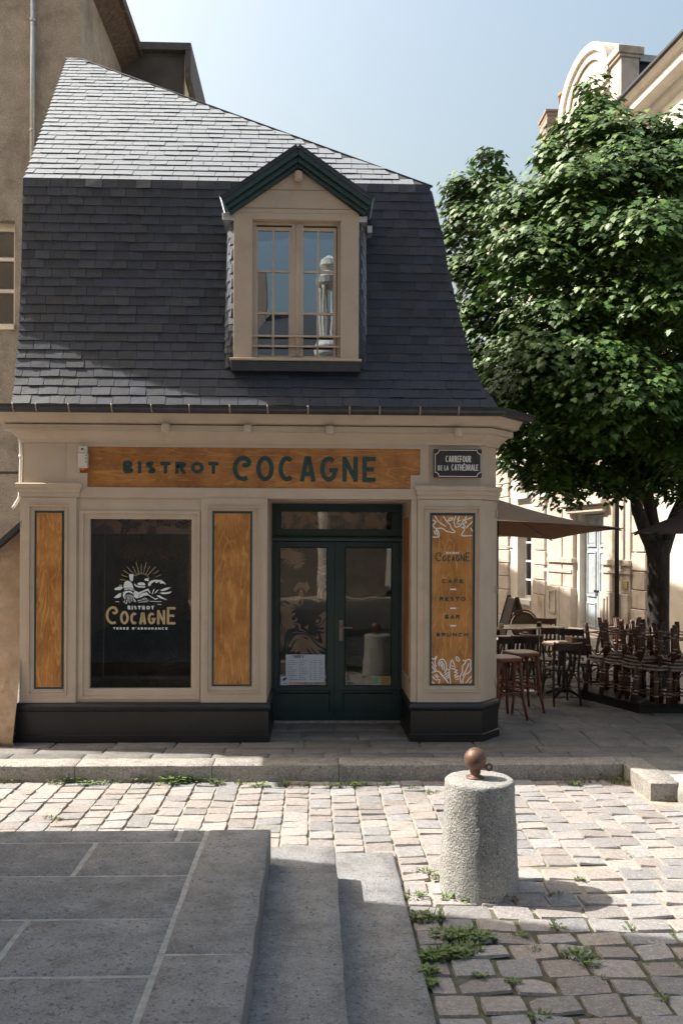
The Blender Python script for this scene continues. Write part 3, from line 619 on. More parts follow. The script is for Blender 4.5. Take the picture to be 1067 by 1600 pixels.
# plinth, two lengths, with base and cap mouldings
def plinth(path):
    b = MB(); z1 = PLB - .002; b.sweep(path, [(-.06, PZ - .03), (.045, PZ - .03), (.045, PZ + .075), (.03, PZ + .085), (.03, z1 - .085), (.045, z1 - .075), (.055, z1 - .045), (.05, z1 - .03), (.035, z1 - .012), (.02, z1), (-.06, z1)])
    return b.build('plinth', 'plinth', bis)
plinth([(FX(33), .5), (FX(33), -.03), (FX(416), -.03), (FX(416), .93)]); plinth([(FX(646), .93), (FX(646), -.03), (CHX, -.03), (XR2, CHY - .01), (XR2, .6)])

# doorway recess
Yd = .95; DX = lambda p: FX(p, Yd); DZ = lambda p: FZ(p, Yd)
rv = MB(); ztop = FZ(780)
rv.box(FX(410), FX(417.8), .2, Yd + .1, PLB, zs); rv.box(FX(642), FX(651), -.012, Yd + .1, PLB, zs)
rv.box(FX(410), FX(651), .2, Yd + .1, ztop, ztop + .15); rv.build('door_reveal', 'beige', bis)
rp = MB(); xr = FX(642); z0, z1 = FZ(1068), FZ(800)
for y0, y1, za, zb, d in ((.12, .82, z0, z1, .006), ):
    rp.box(xr - d, xr + .01, y0, y1, za, za + .025); rp.box(xr - d, xr + .01, y0, y1, zb - .025, zb); rp.box(xr - d, xr + .01, y0, y0 + .025, za, zb); rp.box(xr - d, xr + .01, y1 - .025, y1, za, zb)
rp.build('reveal_moulding', 'beige', bis)
rp = MB(); rp.box(xr - .002, xr + .012, .16, .78, z0 + .04, z1 - .04); rp.build('reveal_panel', 'ochre', bis)
df = MB(); d0, d1, dzt, dzb = DX(424), DX(631), DZ(788), PZ + .01
tb0, tb1 = DZ(846), DZ(838)
df.plate(rect(d0 - .05, DX(429), dzb, dzt + .03), Yd, Yd + .09); df.plate(rect(DX(623.5), d1 + .05, dzb, dzt + .03), Yd, Yd + .09)
df.plate(rect(DX(429), DX(623.5), DZ(799), dzt + .03), Yd + .001, Yd + .09); df.plate(rect(DX(429), DX(623.5), tb0, DZ(826)), Yd + .001, Yd + .09)
df.plate(rect(DX(429), DX(439), DZ(826), DZ(799)), Yd + .001, Yd + .09); df.plate(rect(DX(611), DX(623.5), DZ(826), DZ(799)), Yd + .001, Yd + .09)
df.sweep([(DX(425), Yd + .02), (DX(425), Yd), (DX(629), Yd), (DX(629), Yd + .02)], [(0, tb0), (.02, tb0 + .01), (.03, tb0 + .04), (.045, tb1), (0, tb1 + .01)])
dfr = df.build('door_frame', 'door_green', bis, .003)
g = MB(); g.plate(rect(DX(439), DX(611), DZ(826), DZ(799)), Yd + .03, Yd + .035); g.build('transom_glass', 'glass', dfr)
def leaf_door(p0, p1, ga, gb_, pa, pb_):
    b = MB(); X0, X1 = DX(p0) + .002, DX(p1) - .002; Y0 = Yd + .012; g = (DX(ga), DX(gb_), DZ(1071), DZ(856)); zb, zt_ = PZ + .02, tb0 - .004
    b.loops([(X0, X1, zb, zt_, Y0 + .05), (X0, X1, zb, zt_, Y0), (*i_(g, -.012), Y0), (*i_(g, -.010), Y0 - .008), (*g, Y0 + .004), (*g, Y0 + .03)])
    pn = (DX(pa), DX(pb_), DZ(1117), DZ(1083)); b.loops([(*i_(pn, -.012), Y0), (*i_(pn, -.010), Y0 - .012), (*pn, Y0 - .010), (*i_(pn, .012), Y0 - .003), (*i_(pn, .04), Y0 - .003)])
    b.box(X0, X1, Y0 - .012, Y0 + .002, zb, zb + .10)
    b.box(pn[0] - .03, pn[1] + .03, Y0 - .03, Y0 + .002, pn[3] + .01, pn[3] + .03)
    lf = b.build('door_leaf', 'door_green', bis); q = MB(); q.plate(rect(*g), Y0 + .012, Y0 + .018); q.build('glass', 'glass', lf); return lf, g
l1, gl = leaf_door(429, 523, 438, 510, 436, 516); l2, gr = leaf_door(523, 623.5, 540, 611, 537, 615)
hd = MB(); hx, hz = DX(533), DZ(985); yy = Yd + .012
hd.box(hx - .022, hx + .022, yy - .012, yy + .002, hz - .12, hz + .12); hd.tube([(hx, yy, hz + .04), (hx, yy - .055, hz + .04), (hx + .13, yy - .055, hz + .036)], .010, 8); hd.lathe([(.012, -.004), (.012, .004)], (hx, yy - .014, hz - .06), 10)
hd.build('handle', 'bracket', l2, .002)
mu = MB(); mu.plate(rect(gl[0] - .02, gl[1] + .02, gl[2] - .02, gl[3] + .02), Yd + .050, Yd + .055); mu.build('mural', 'mural', l1)
mu = MB(); mu.plate(rect(gr[0] - .02, gr[1] + .02, gr[2] - .02, gr[3] + .02), Yd + .050, Yd + .055); mu.build('mural', woodcut('dark_woodcut_mural', (.022, .017, .015), (.006, .005, .005), 2.9), l2)
mu = MB(); mu.plate(rect(DX(436), DX(615), DZ(828), DZ(797)), Yd + .050, Yd + .055); mu.build('printed_blind', 'mural_ceiling', dfr)
# rear walls and the dark room
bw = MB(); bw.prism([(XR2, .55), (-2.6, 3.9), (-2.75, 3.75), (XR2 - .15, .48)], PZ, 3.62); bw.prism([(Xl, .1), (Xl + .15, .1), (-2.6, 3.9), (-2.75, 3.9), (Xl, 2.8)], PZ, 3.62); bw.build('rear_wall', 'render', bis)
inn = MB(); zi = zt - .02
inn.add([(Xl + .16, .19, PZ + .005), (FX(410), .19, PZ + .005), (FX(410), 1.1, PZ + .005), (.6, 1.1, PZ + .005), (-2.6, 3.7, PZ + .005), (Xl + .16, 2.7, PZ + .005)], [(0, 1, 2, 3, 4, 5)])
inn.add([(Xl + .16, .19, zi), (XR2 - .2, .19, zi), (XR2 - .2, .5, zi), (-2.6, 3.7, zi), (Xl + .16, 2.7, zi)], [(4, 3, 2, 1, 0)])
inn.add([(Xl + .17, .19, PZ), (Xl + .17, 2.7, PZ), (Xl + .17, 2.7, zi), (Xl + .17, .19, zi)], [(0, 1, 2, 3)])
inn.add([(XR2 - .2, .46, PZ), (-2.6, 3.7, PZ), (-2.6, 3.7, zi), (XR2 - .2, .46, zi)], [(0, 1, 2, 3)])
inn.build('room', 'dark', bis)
vb = MB(); vb.plate(rect(c_[0] - .1, c_[1] + .1, FZ(835, .12), c_[3] + .05), .14, .15); vb.build('printed_valance', 'mural_ceiling', bis)
# threshold
th = MB(); th.box(DX(424), DX(631), Yd - .04, Yd + .2, PZ - .02, PZ + .02); th.build('threshold', 'granite_kerb', bis)

# ------------------------------------------------------------------ roof
YB0 = -.29
ZR0 = FZ(634, YB0); ZR1 = FZ(288, .38); HR = ZR1 - ZR0
def ry(z):
    u = max(0, (z - ZR0) / HR); return YB0 + HR * (.112 * u + .122 * (1 - math.exp(-u / .22)))
def edge(pts):
    q = []
    for px, py in pts:
        Y = .1
        for _ in range(12): z = at_Y(px, py, Y).z; Y = ry(z)
        q.append((at_Y(px, py, Y).z, at_Y(px, py, Y).x))
    q.sort(); return lambda z: float(np.interp(z, [a for a, b in q], [b for a, b in q]))
EL = edge([(38, 288), (35, 430), (32, 500), (27, 570), (20, 634)]); ER = edge([(670, 288), (690, 370), (703, 440), (715, 490), (729, 545), (747, 592), (760, 613), (778, 634)])
rb = MB(); nz = 26; vs = []
for i in range(nz + 1):
    z = ZR0 + HR * i / nz; yb = max(ry(z) + .02, .5 + 0 * i)
    vs += [(EL(z), 2.8, z), (EL(z), ry(z), z), (ER(z), ry(z), z), (ER(z) + .0, ry(z) + .45, z), (-2.6, 3.9, z)]
rb.add(vs, [(i * 5 + j, i * 5 + j + 1, i * 5 + j + 6, i * 5 + j + 5) for i in range(nz) for j in range(4)]); mans = rb.build('mansard_roof', 'slate_base', bis)
def slates(mb, surf, nrows, left, right, wd, nrm, skip=None, t=.013, jit=.004, seed=1, lap=1.25):
    """surf(s, v): v 0..1 up the slope, s metres along; rows of lapped slates"""
    q = random.Random(seed)
    for i in range(nrows):
        v0, v1 = i / nrows, min(1, (i + lap) / nrows); a, b = left(v0), right(v0); x = a - wd * ((i % 2) * .5 + q.uniform(0, .15))
        while x < b:
            x1 = x + wd * q.uniform(.85, 1.15); p, r_ = max(x, a), min(x1 - .0055, b)
            if r_ - p > .02 and not (skip and skip((p + r_) / 2, v0)):
                pt, rt = max(p, left(v1)), min(r_, right(v1))
                if rt - pt > .005:
                    n = nrm(v0); e = t + q.uniform(-.003, .004); j0, j1 = q.uniform(-jit, jit) / nrows / .1, q.uniform(-jit, jit) / nrows / .1
                    A, B = surf(p, v0 + j0) + n * (e + q.uniform(-.002, .002)), surf(r_, v0 + j1) + n * (e + q.uniform(-.002, .002)); C, D = surf(rt, v1) + n * .003, surf(pt, v1) + n * .003
                    A0, B0 = A - n * .009, B - n * .009
                    mb.add([A, B, C, D, A0, B0], [(0, 1, 2, 3), (4, 5, 1, 0), (0, 3, 4), (1, 5, 2)])
            x = x1
dz0, dz1 = FZ(576, -.05), FZ(322, -.05); dx0, dx1 = FX(361, 0), FX(560, 0)
sf = lambda x, v: Vector((x, ry(ZR0 + HR * v), ZR0 + HR * v))
def nr(v):
    d = (ry(ZR0 + HR * v + .01) - ry(ZR0 + HR * v - .01)) / .02; return Vector((0, -1, d)).normalized()
sl = MB(); slates(sl, sf, 25, lambda v: EL(ZR0 + HR * v) - .01, lambda v: ER(ZR0 + HR * v) + .012, .178, nr, lambda x, v: dx0 - .02 < x < dx1 + .02 and dz0 + .02 < ZR0 + HR * v < FZ(290, .2))
sl.build('slates', 'slate', mans)
# top course and upper slope
YA = 4.4; AP = at_Y(105, 93, YA); AP2 = at_Y(126, 96, YA); B0, B1 = Vector((EL(ZR1) - .02, .36, ZR1)), Vector((ER(ZR1) + .03, .36, ZR1))
AP2 = Vector((AP2.x, YA, AP.z)); up = MB()
up.add([B0, B1, AP2, AP, (-2.6, 4.6, ZR1), (B0.x, 2.9, ZR1), B1 + Vector((0, .45, 0))], [(0, 1, 2, 3), (1, 6, 4, 2), (3, 2, 4, 5), (0, 3, 5), (0, 5, 4, 6, 1)])
uproof = up.build('upper_roof', 'slate_base', bis)
su = Vector((0, YA - .36, AP.z - ZR1)); nu = Vector((0, -su.z, su.y)).normalized(); Lx = lambda v: B0.x + (AP.x - B0.x) * v - .01; Rx = lambda v: B1.x + (AP2.x - B1.x) * v + .015
sl = MB(); slates(sl, lambda x, v: Vector((x, .36, ZR1)) + su * v, 31, Lx, Rx, .21, lambda v: nu, None, .016, .003, 5)
sl.build('slates', 'slate', uproof)
hp = MB(); hp.tube([B1 + Vector((.01, 0, .0)), AP2 + Vector((.02, 0, .01)), AP + Vector((-.02, 0, .01))], .014, 6); hp.build('ridge_flashing', 'zinc_dark', uproof)

# ------------------------------------------------------------------ dormer
YD = ry(dz0) - .07; GX = lambda p: FX(p, YD); GZ = lambda p: FZ(p, YD, 460)
dzb, dze = GZ(562), GZ(333); dl, dr = GX(363), GX(558.5); ox0, ox1, oz0, oz1 = GX(392), GX(530), GZ(559), GZ(343); ap = (GX(461.5), GZ(262))
dm = MB(); dep = 1.0
dm.plate(rect(dl, ox0, dzb, dze), YD, YD + .12); dm.plate(rect(ox1, dr, dzb, dze), YD, YD + .12)
dm.plate([(ox0, oz1), (ox1, oz1), (ox1, dze), (ox0, dze)], YD, YD + .12)
dm.plate([(dl, dze), (dr, dze), ap], YD + .002, YD + .12)
dm.plate(rect(ox0, ox1, dzb, oz0), YD, YD + .12)
dm.box(dl, dl + .1, YD + .12, YD + dep, dzb, dze); dm.box(dr - .1, dr, YD + .12, YD + dep, dzb, dze)
dorm = dm.build('dormer', 'beige', bis, .003)
gv = MB()                                # fine grooves of the boarded gable
for zz in (GZ(326), GZ(297)):
    hw = 1 - max(0, (zz - dze) / (ap[1] - dze)); gv.box(ap[0] - (ap[0] - dl) * hw + .02, ap[0] + (dr - ap[0]) * hw - .02, YD - .0012, YD + .01, zz - .003, zz + .003)
gv.build('board_joint', mat('joint_shadow_paint', (.24, .17, .12), .7), dorm)
# gable roof with green bargeboards
A_, Lr, Rr = (GX(463), GZ(240)), (GX(346), GZ(322)), (GX(577.5), GZ(320))
rf = MB()
for e in (Lr, Rr):
    dv = Vector((e[0] - A_[0], 0, e[1] - A_[1])).normalized(); nn = Vector((-dv.z, 0, dv.x)); nn = nn if nn.z > 0 else -nn
    p0, p1 = Vector((A_[0], 0, A_[1])), Vector((e[0], 0, e[1]))
    vs = [p0 + Vector((0, YD - .16, 0)), p1 + Vector((0, YD - .16, 0)), p1 + Vector((0, YD + 1.0, 0)), p0 + Vector((0, YD + 1.5, 0))]; vs += [v + nn * .035 for v in vs]
    rf.add(vs, [(0, 1, 2, 3), (4, 5, 6, 7), (0, 1, 5, 4), (1, 2, 6, 5), (2, 3, 7, 6), (3, 0, 4, 7)])
rf.build('dormer_roof', 'slate', dorm)
bb = MB()
def boards(mb, tk0, tk1, y0, y1):
    for e in (Lr, Rr):
        sg = 1 if e[0] > A_[0] else -1; dv = Vector((e[0] - A_[0], e[1] - A_[1])).normalized(); nn = Vector((-dv.y, dv.x)); nn = -nn if nn.y > 0 else nn
        sl_ = dv.y / dv.x
        def cut(t):   # point under apex at perpendicular offset t
            return (A_[0], A_[1] - t / abs(dv.x))
        pts = [cut(tk0), (e[0] + nn.x * tk0, e[1] + nn.y * tk0), (e[0] + nn.x * tk1, e[1] + nn.y * tk1), cut(tk1)]
        mb.plate(pts if sg < 0 else pts[::-1], y0, y1)
boards(bb, .002, .055, YD - .14, YD + .02); boards(bb, .055, .10, YD - .10, YD + .02); boards(bb, .10, .135, YD - .06, YD + .02)
bb.build('bargeboard', 'green', dorm, .004)
# window of the dormer
wn = MB(); yw = YD + .07; wn.loops([(ox0 - .01, ox1 + .01, oz0, oz1, yw + .05), (ox0, ox1, oz0, oz1, yw), (*i_((ox0, ox1, oz0, oz1), .035), yw), (*i_((ox0, ox1, oz0, oz1), .04), yw + .04)])
wxm = (GX(462.5)); gr_ = [(GX(400), GX(449)), (GX(470), GX(519))]; gz = [GZ(554), GZ(487), GZ(421), GZ(357)]
wn.box(wxm - .062, wxm + .062, yw - .012, yw + .03, oz0 + .03, oz1 - .03); wn.tube([(wxm, yw - .012, oz0 + .04), (wxm, yw - .012, oz1 - .04)], .02, 8)
for a, b in gr_:
    wn.loops([(a - .03, b + .03, gz[0] - .035, gz[3] + .035, yw + .02), (a - .03, b + .03, gz[0] - .035, gz[3] + .035, yw - .005), (a, b, gz[0], gz[3], yw - .005), (a, b, gz[0], gz[3], yw + .03)])
    m_ = (a + b) / 2; wn.box(m_ - .011, m_ + .011, yw - .002, yw + .03, gz[0], gz[3])
    for z in gz[1:3]: wn.box(a, m_ - .0112, yw - .001, yw + .029, z - .011, z + .011); wn.box(m_ + .0112, b, yw - .001, yw + .029, z - .011, z + .011)
dw = wn.build('window_frame', 'beige', dorm, .002)
gq = MB()
for a, b in gr_: gq.plate(rect(a - .005, b + .005, gz[0] - .005, gz[3] + .005), yw + .014, yw + .018)
gq.build('window_glass', 'glass_up', dorm)
bk = MB(); bk.box(dl + .1, dr - .1, YD + .45, YD + .47, dzb, dze); bk.build('attic_backing', 'dark', dorm)
rl = MB()
for py in (524, 540): rl.box(ox0 - .02, ox1 + .02, yw - .045, yw - .02, GZ(py) - .009, GZ(py) + .009)
rl.build('guard_rail', 'beige', dorm, .002)
si = MB(); si.box(dl - .03, dr + .03, YD - .06, YD + .12, dzb - .02, dzb + .004); si.build('sill', 'beige', dorm, .004)
ap_ = MB(); ap_.box(dl - .02, dr + .02, YD - .035, YD + .2, GZ(581), dzb - .021); ap_.build('sill_apron', 'zinc_dark', dorm, .004)
zf = MB(); zf.box(GX(345), dl, YD + .0, YD + .5, GZ(345), GZ(334)); zf.box(dr, GX(571), YD + .0, YD + .5, GZ(345), GZ(336)); zf.box(GX(572), GX(580), YD + .12, YD + .3, GZ(355), GZ(344)); zf.build('lead_flashing', 'zinc', dorm, .003)
# slated cheeks sweeping out to the roof
for sgn_, xe, xo in ((-1, dl, GX(347.5)), (1, dr, GX(572))):
    za, zb = GZ(574), GZ(345); ck = MB()
    def cs(s, v, xe=xe, xo=xo, za=za, zb=zb):
        z = za + (zb - za) * v; k = s / .18; yo = ry(z) - .012; return Vector((xe + (xo - xe) * k * (1 - .25 * max(0, .1 - v) * 10), YD + .035 + (yo - YD - .035) * k * k, z))
    nn = Vector((sgn_ * .6, -.8, 0))
    slates(ck, cs, 20, lambda v: 0, lambda v: .18, .10 if sgn_ > 0 else .12, lambda v: nn, None, .008, .006, 11)
    ck.add([cs(0, 0), cs(.09, 0), cs(.18, 0), cs(.18, 1), cs(.09, 1), cs(0, 1)], [(0, 1, 4, 5), (1, 2, 3, 4)])
    ck.build('slated_cheek', 'slate', dorm)

# ------------------------------------------------------------------ things fixed to the shopfront
def spot(px, py, Y, label):
    z = FZ(py, Y); x = FX(px, Y); t = thing('spotlight', label, 'spotlight', (x, Y, z), 'small beige spotlights on the front')
    b = MB(); b.lathe([(.036, -.044), (.041, -.044), (.043, -.038), (.043, .040), (.039, .044), (.0, .044)], (x, Y, z), 20); b.build('lamp_body', 'beige', t)
    b = MB(); b.tube([(x, Y, z + .01), (x, Y + .06, z + .01)], .016, 8); b.build('lamp_arm', 'beige', t)
    b = MB(); b.lathe([(.0, -.038), (.035, -.038)], (x, Y, z), 16); b.build('lens', 'cream_plastic', t)
spot(258, 670, -.235, 'small beige spotlight under the cornice, above the first word of the sign board')
spot(386, 671, -.235, 'small beige spotlight under the cornice, above the big curled letter C')
spot(514, 671.5, -.235, 'small beige spotlight under the cornice, above the letter G of the sign')
spot(714, 673, -.235, 'small beige spotlight under the cornice, above the dark street name plate')
spot(463.5, 274, YD - .055, 'small beige spotlight at the peak of the dormer gable')
bx = thing('alarm_box', 'cream plastic alarm box at the left end of the sign board', 'alarm box', (FX(132), -.02, FZ(735)))
b = MB(); b.plate(rect(FX(124.7), FX(139), FZ(734), FZ(711)), -.085, -.0225); b.build('lower_case', 'cream_plastic', bx, .006)
b = MB(); b.plate(rect(FX(125), FX(138), FZ(711), FZ(700)), -.070, -.0225); b.build('upper_case', 'cream_plastic', bx, .005)
b = MB(); b.plate(rect(FX(129), FX(133), FZ(706), FZ(703.5)), -.072, -.06)
for q in range(3): b.box(FX(136.4), FX(138.2), -.087, -.08, FZ(714 + q * 5), FZ(715.5 + q * 5))
b.build('sensor_slot', 'black_plastic', bx)
b = MB(); b.add([(FX(126), -.08, FZ(734)), (FX(137), -.08, FZ(734)), (FX(137), -.03, FZ(734)), (FX(126), -.03, FZ(734)), (FX(131), -.05, FZ(738))], [(0, 1, 4), (1, 2, 4), (2, 3, 4), (3, 0, 4)]); b.build('lens_cone', 'terra', bx)
# street name plate
ss = thing('street_sign', 'dark enamel street sign with white lettering on the beige corner', 'street sign', (FX(713), -.02, FZ(745)))
x0, x1, z0, z1 = FX(676), FX(750.5), FZ(744.5), FZ(700); yS = -.045
b = MB(); b.plate(rect(x0, x1, z0, z1), yS, -.002); pl_ = b.build('plate', 'enamel', ss, .008, 2)
b = MB(); e, r_ = .012, .042; cs_ = []
for cx, cz, a0 in ((x0 + e, z0 + e, 90), (x1 - e, z0 + e, 180), (x1 - e, z1 - e, 270), (x0 + e, z1 - e, 360)):
    cs_ += [(cx + r_ * math.cos(R(a0 - k * 15)), cz + r_ * math.sin(R(a0 - k * 15))) for k in range(7)]
b.ribbon(cs_, .0065, yS - .001, True); b.build('border_line', 'white', ss); b = MB()
text(b, 'CARREFOUR', FX(694), FX(733.5), FZ(720.5), FZ(710.5) - FZ(720.5), .0082, yS - .001, gap=.16); b.build('lettering', 'white', ss); b = MB()
text(b, 'DE', FX(682), FX(689), FZ(733.5), FZ(725.8) - FZ(733.5), .0064, yS - .001, gap=.22); text(b, 'LA', FX(692), FX(698.5), FZ(733.5), FZ(725.8) - FZ(733.5), .0064, yS - .001, gap=.22)
text(b, 'CATH\u00c9DRALE', FX(703), FX(744.5), FZ(733.5), FZ(724) - FZ(733.5), .0082, yS - .001, gap=.16)
b.build('lettering', 'white', ss)
for cx in (x0 + .022, x1 - .022):
    for cz in (z0 + .022, z1 - .022): b = MB(); b.tube([(cx, yS - .006, cz), (cx, yS + .002, cz)], .008, 8); b.build('screw', 'zinc_dark', ss)
# papers on the door
yP = Yd + .012 + .0095
pt = thing('price_list', 'white printed price list stuck low on the left door glass', 'price list', (DX(477), yP, DZ(1066)))
b = MB(); b.plate(rect(DX(447), DX(508), DZ(1066.5), DZ(1023)), yP - .001, yP); b.build('sheet', 'paper', pt)
b = MB(); qf = random.Random(2)
text(b, 'TARIF', DX(458), DX(471), DZ(1028.5), DZ(1024) - DZ(1028.5), .007, yP - .0016, gap=.2); text(b, '\u20ac', DX(472.5), DX(475), DZ(1028.5), DZ(1024) - DZ(1028.5), .006, yP - .0016)
for r_ in range(11):
    zz = DZ(1032.5 + r_ * 2.95)
    for a, bb_, w_ in ((450, 464, .8), (468, 480, .8), (485, 488, 1), (490.5, 496, .9), (499, 504, 1)):
        xx = DX(a)
        while xx < DX(a + (bb_ - a) * qf.uniform(.5, 1)):
            l_ = qf.uniform(.008, .022); b.box(xx, xx + l_, yP - .0016, yP - .0011, zz - .0026, zz + .0026); xx += l_ + .006
b.build('printed_lines', 'ink', pt)
for nm, a, lab, mt in (('sticker', (439, 1057.5, 452, 1071), 'small white square sticker with a dark emblem beside the price list', 'paper'), ('sticker', (581.5, 1057, 596, 1071), 'pale green square sticker at the bottom of the right door glass', None), ('sticker', (596.3, 1057, 611, 1071), 'mustard yellow square sticker in the bottom right corner of the door glass', 0), ('sticker', (541, 1067.5, 554, 1071), 'narrow grey label at the bottom left of the right door glass', 1)):
    m_ = mt if isinstance(mt, str) else mat('sticker_paper', {None: (.36, .48, .34), 0: (.42, .29, .09), 1: (.22, .23, .22)}[mt], .6)
    t = thing(nm, lab, 'sticker', (DX(a[0]), yP, DZ(a[3]))); b = MB(); yq = yP - (.0022 if mt == 'paper' else .001); b.plate(rect(DX(a[0]), DX(a[2]), DZ(a[3]), DZ(a[1])), yq, yP); b.build('sheet', m_, t)
    b = MB()
    if mt == 'paper': b.plate([(DX(441.5), DZ(1063)), (DX(445), DZ(1064.5)), (DX(449), DZ(1060)), (DX(447), DZ(1059)), (DX(443), DZ(1060.5))][::-1], yq - .0008, yq - .0002); b.box(DX(442), DX(450), yq - .0008, yq - .0002, DZ(1068.6), DZ(1067.9))
    else:
        for k in range(3): b.box(DX(a[0] + 2.2), DX(a[2] - 2.2 - k), yq - .0008, yq - .0002, DZ(a[1] + (a[3] - a[1]) * (.3 + .22 * k)) - .002, DZ(a[1] + (a[3] - a[1]) * (.3 + .22 * k)) + .002)
    b.build('printed_marks', 'ink', t)
# seen through the shop window
pl = thing('pendant_lamp', 'brown straw pendant lampshade hanging inside the shop window', 'lamp', (FX(222, .9), .75, FZ(850, .75)))
b = MB(); x0 = FX(222, .75); qf = random.Random(5)
for k in range(70):
    a = k * 2 * math.pi / 70; r1 = .26 + qf.uniform(-.03, .05); b.tube([(x0 + .05 * math.cos(a), .75 + .05 * math.sin(a), FZ(846, .75)), (x0 + .16 * math.cos(a), .75 + .16 * math.sin(a), FZ(852, .75)), (x0 + r1 * math.cos(a), .75 + r1 * math.sin(a), FZ(870, .75) + qf.uniform(-.05, .03))], .008, 4)
b.build('shade', mat('straw', (.30, .10, .035), .7, island=.4), pl)
b = MB(); b.tube([(x0, .75, FZ(846, .75)), (x0, .75, zi)], .006, 5); b.build('cord', 'black_plastic', pl)
bc = MB(); xx = FX(164.5, .12); bc.tube([(xx, .12, FZ(812, .12)), (xx - .004, .12, FZ(960, .12)), (xx - .018, .12, FZ(1074, .12))], .0032, 6)
tag(bc.build('blind_cord', 'gold'), 'thin pale blind cord hanging behind the shop window glass', 'cord')

# ================================================================== neighbours on the left
YW = 6.6; WX = lambda p: FX(p, YW); WZ = lambda p: FZ(p, YW, 60)
xc = at_Y(127, 60, YW).x; ZEV = WZ(-52)
lb = thing('plastered_house', 'tall house of rough brown render rising behind the left side of the bistro', 'building', (WX(40), YW, 0))
wx0, wx1, wz0, wz1 = WX(-60), WX(21.5), WZ(514), WZ(345)
b = MB(); XL = -11
b.plate(rect(XL, wx0, 0, ZEV), YW, YW + .4); b.plate(rect(wx1, xc, 0, ZEV), YW, YW + .4); b.plate(rect(wx0, wx1, 0, wz0), YW, YW + .4); b.plate(rect(wx0, wx1, wz1, ZEV), YW, YW + .4)
b.box(xc - .4, xc, YW + .4, 27, 0, ZEV); b.box(XL, xc - .4, 26.6, 27, 0, ZEV)
b.build('wall', 'render', lb)
b = MB(); ev = .42
b.add([(xc, YW - .1, ZEV - .05), (xc + ev, YW - .1, ZEV + .25), (xc + ev, 27.2, ZEV + .25), (xc, 27.2, ZEV - .05)], [(0, 1, 2, 3)])
b.box(xc + ev - .02, xc + ev + .05, YW - .1, 27.2, ZEV + .22, ZEV + .40)
b.build('eaves', mat('weathered_eaves', (.075, .055, .045), .9, .5, 8, .6, 30, stain=((.22, .19, .16), 6, .60, .8)), lb)
b = MB(); b.add([(xc + ev + .05, YW - .2, ZEV + .4), (xc + ev + .05, 27.2, ZEV + .4), (XL / 2 - 1, 27.2, ZEV + 3.4), (XL / 2 - 1, YW - .2, ZEV + 3.4), (XL - .4, YW - .2, ZEV + .4), (XL - .4, 27.2, ZEV + .4)], [(0, 1, 2, 3), (3, 2, 5, 4)]); b.build('roof', 'slate', lb)
b = MB(); yw_ = YW + .16
b.loops([(wx0, wx1, wz0, wz1, yw_), (wx0 + .05, wx1 - .04, wz0 + .05, wz1 - .09, yw_ - .03), (wx0 + .09, wx1 - .06, wz0 + .12, wz1 - .15, yw_ - .03), (wx0 + .09, wx1 - .06, wz0 + .12, wz1 - .15, yw_ + .05)])
for py in (402, 452): b.box(wx0 + .05, wx1 - .06, yw_ - .025, yw_ + .03, WZ(py) - .03, WZ(py) + .03)
b.box(wx0 - .05, wx1 + .0, YW - .04, yw_, wz0 - .02, wz0 + .06)
wnd = b.build('window', 'stone', lb); b = MB(); b.plate(rect(wx0 + .05, wx1 - .05, wz0 + .08, wz1 - .1), yw_ + .02, yw_ + .03); b.build('pane', 'glass', wnd)
b = MB(); b.plate(rect(wx0, wx1, wz0, wz1), yw_ + .2, yw_ + .22); b.build('curtain', 'dark', wnd)
b = MB(); px_ = WX(50.5); b.tube([(px_, YW - .09, ZEV), (px_, YW - .09, WZ(300))], .047, 12)
for py in (36, 208): b.lathe([(.055, -.03), (.058, 0), (.055, .03)], (px_, YW - .09, WZ(py)), 12); b.box(px_ - .02, px_ + .02, YW - .06, YW, WZ(py) - .02, WZ(py) + .02)
b.tube([(px_, YW - .09, WZ(300)), (px_, YW - .09, 2)], .047, 12); b.build('drainpipe', 'zinc', lb)
b = MB(); b.plate([(WX(-40), WZ(742)), (WX(-40), WZ(737)), (WX(33), WZ(737)), (WX(33), WZ(740.5))], YW - .004, YW + .01); b.build('wall_crack', 'slate_base', lb)

an = thing('rear_outbuilding', 'dark rendered flat-topped outbuilding showing above the bistro roof', 'building', (at_d(240, 110, 19).x, at_d(240, 110, 19).y, 0))
p0, p1, p2 = at_d(183, 85, 19.2), at_d(290, 90, 19), at_d(298, 80, 18.8); zt_ = at_d(240, 74, 19).z
m_ = mat('dark_render', (.075, .066, .062), .9, .3, 1.2, .5, 40, stain=((.14, .12, .1), 2, .6, .6))
b = MB(); b.box(p0.x - .6, p1.x - .03, p1.y, p1.y + 2.6, 0, zt_ - .12); b.build('wall', m_, an)
b = MB(); b.box(p0.x - .7, p2.x, p1.y - .15, p1.y + 2.7, zt_ - .14, zt_ + .03); b.box(p1.x + .02, p2.x, p1.y - .15, p1.y + 2.7, zt_ - .75, zt_ - .14); b.build('roof_slab', mat('old_zinc_cap', (.06, .055, .055), .7, .4, 6), an, .01)
b = MB(); b.box(p1.x - .029, p1.x + .0, p1.y + .02, p1.y + 2.5, 0, zt_ - .14); b.build('side_board', 'stone2', an)

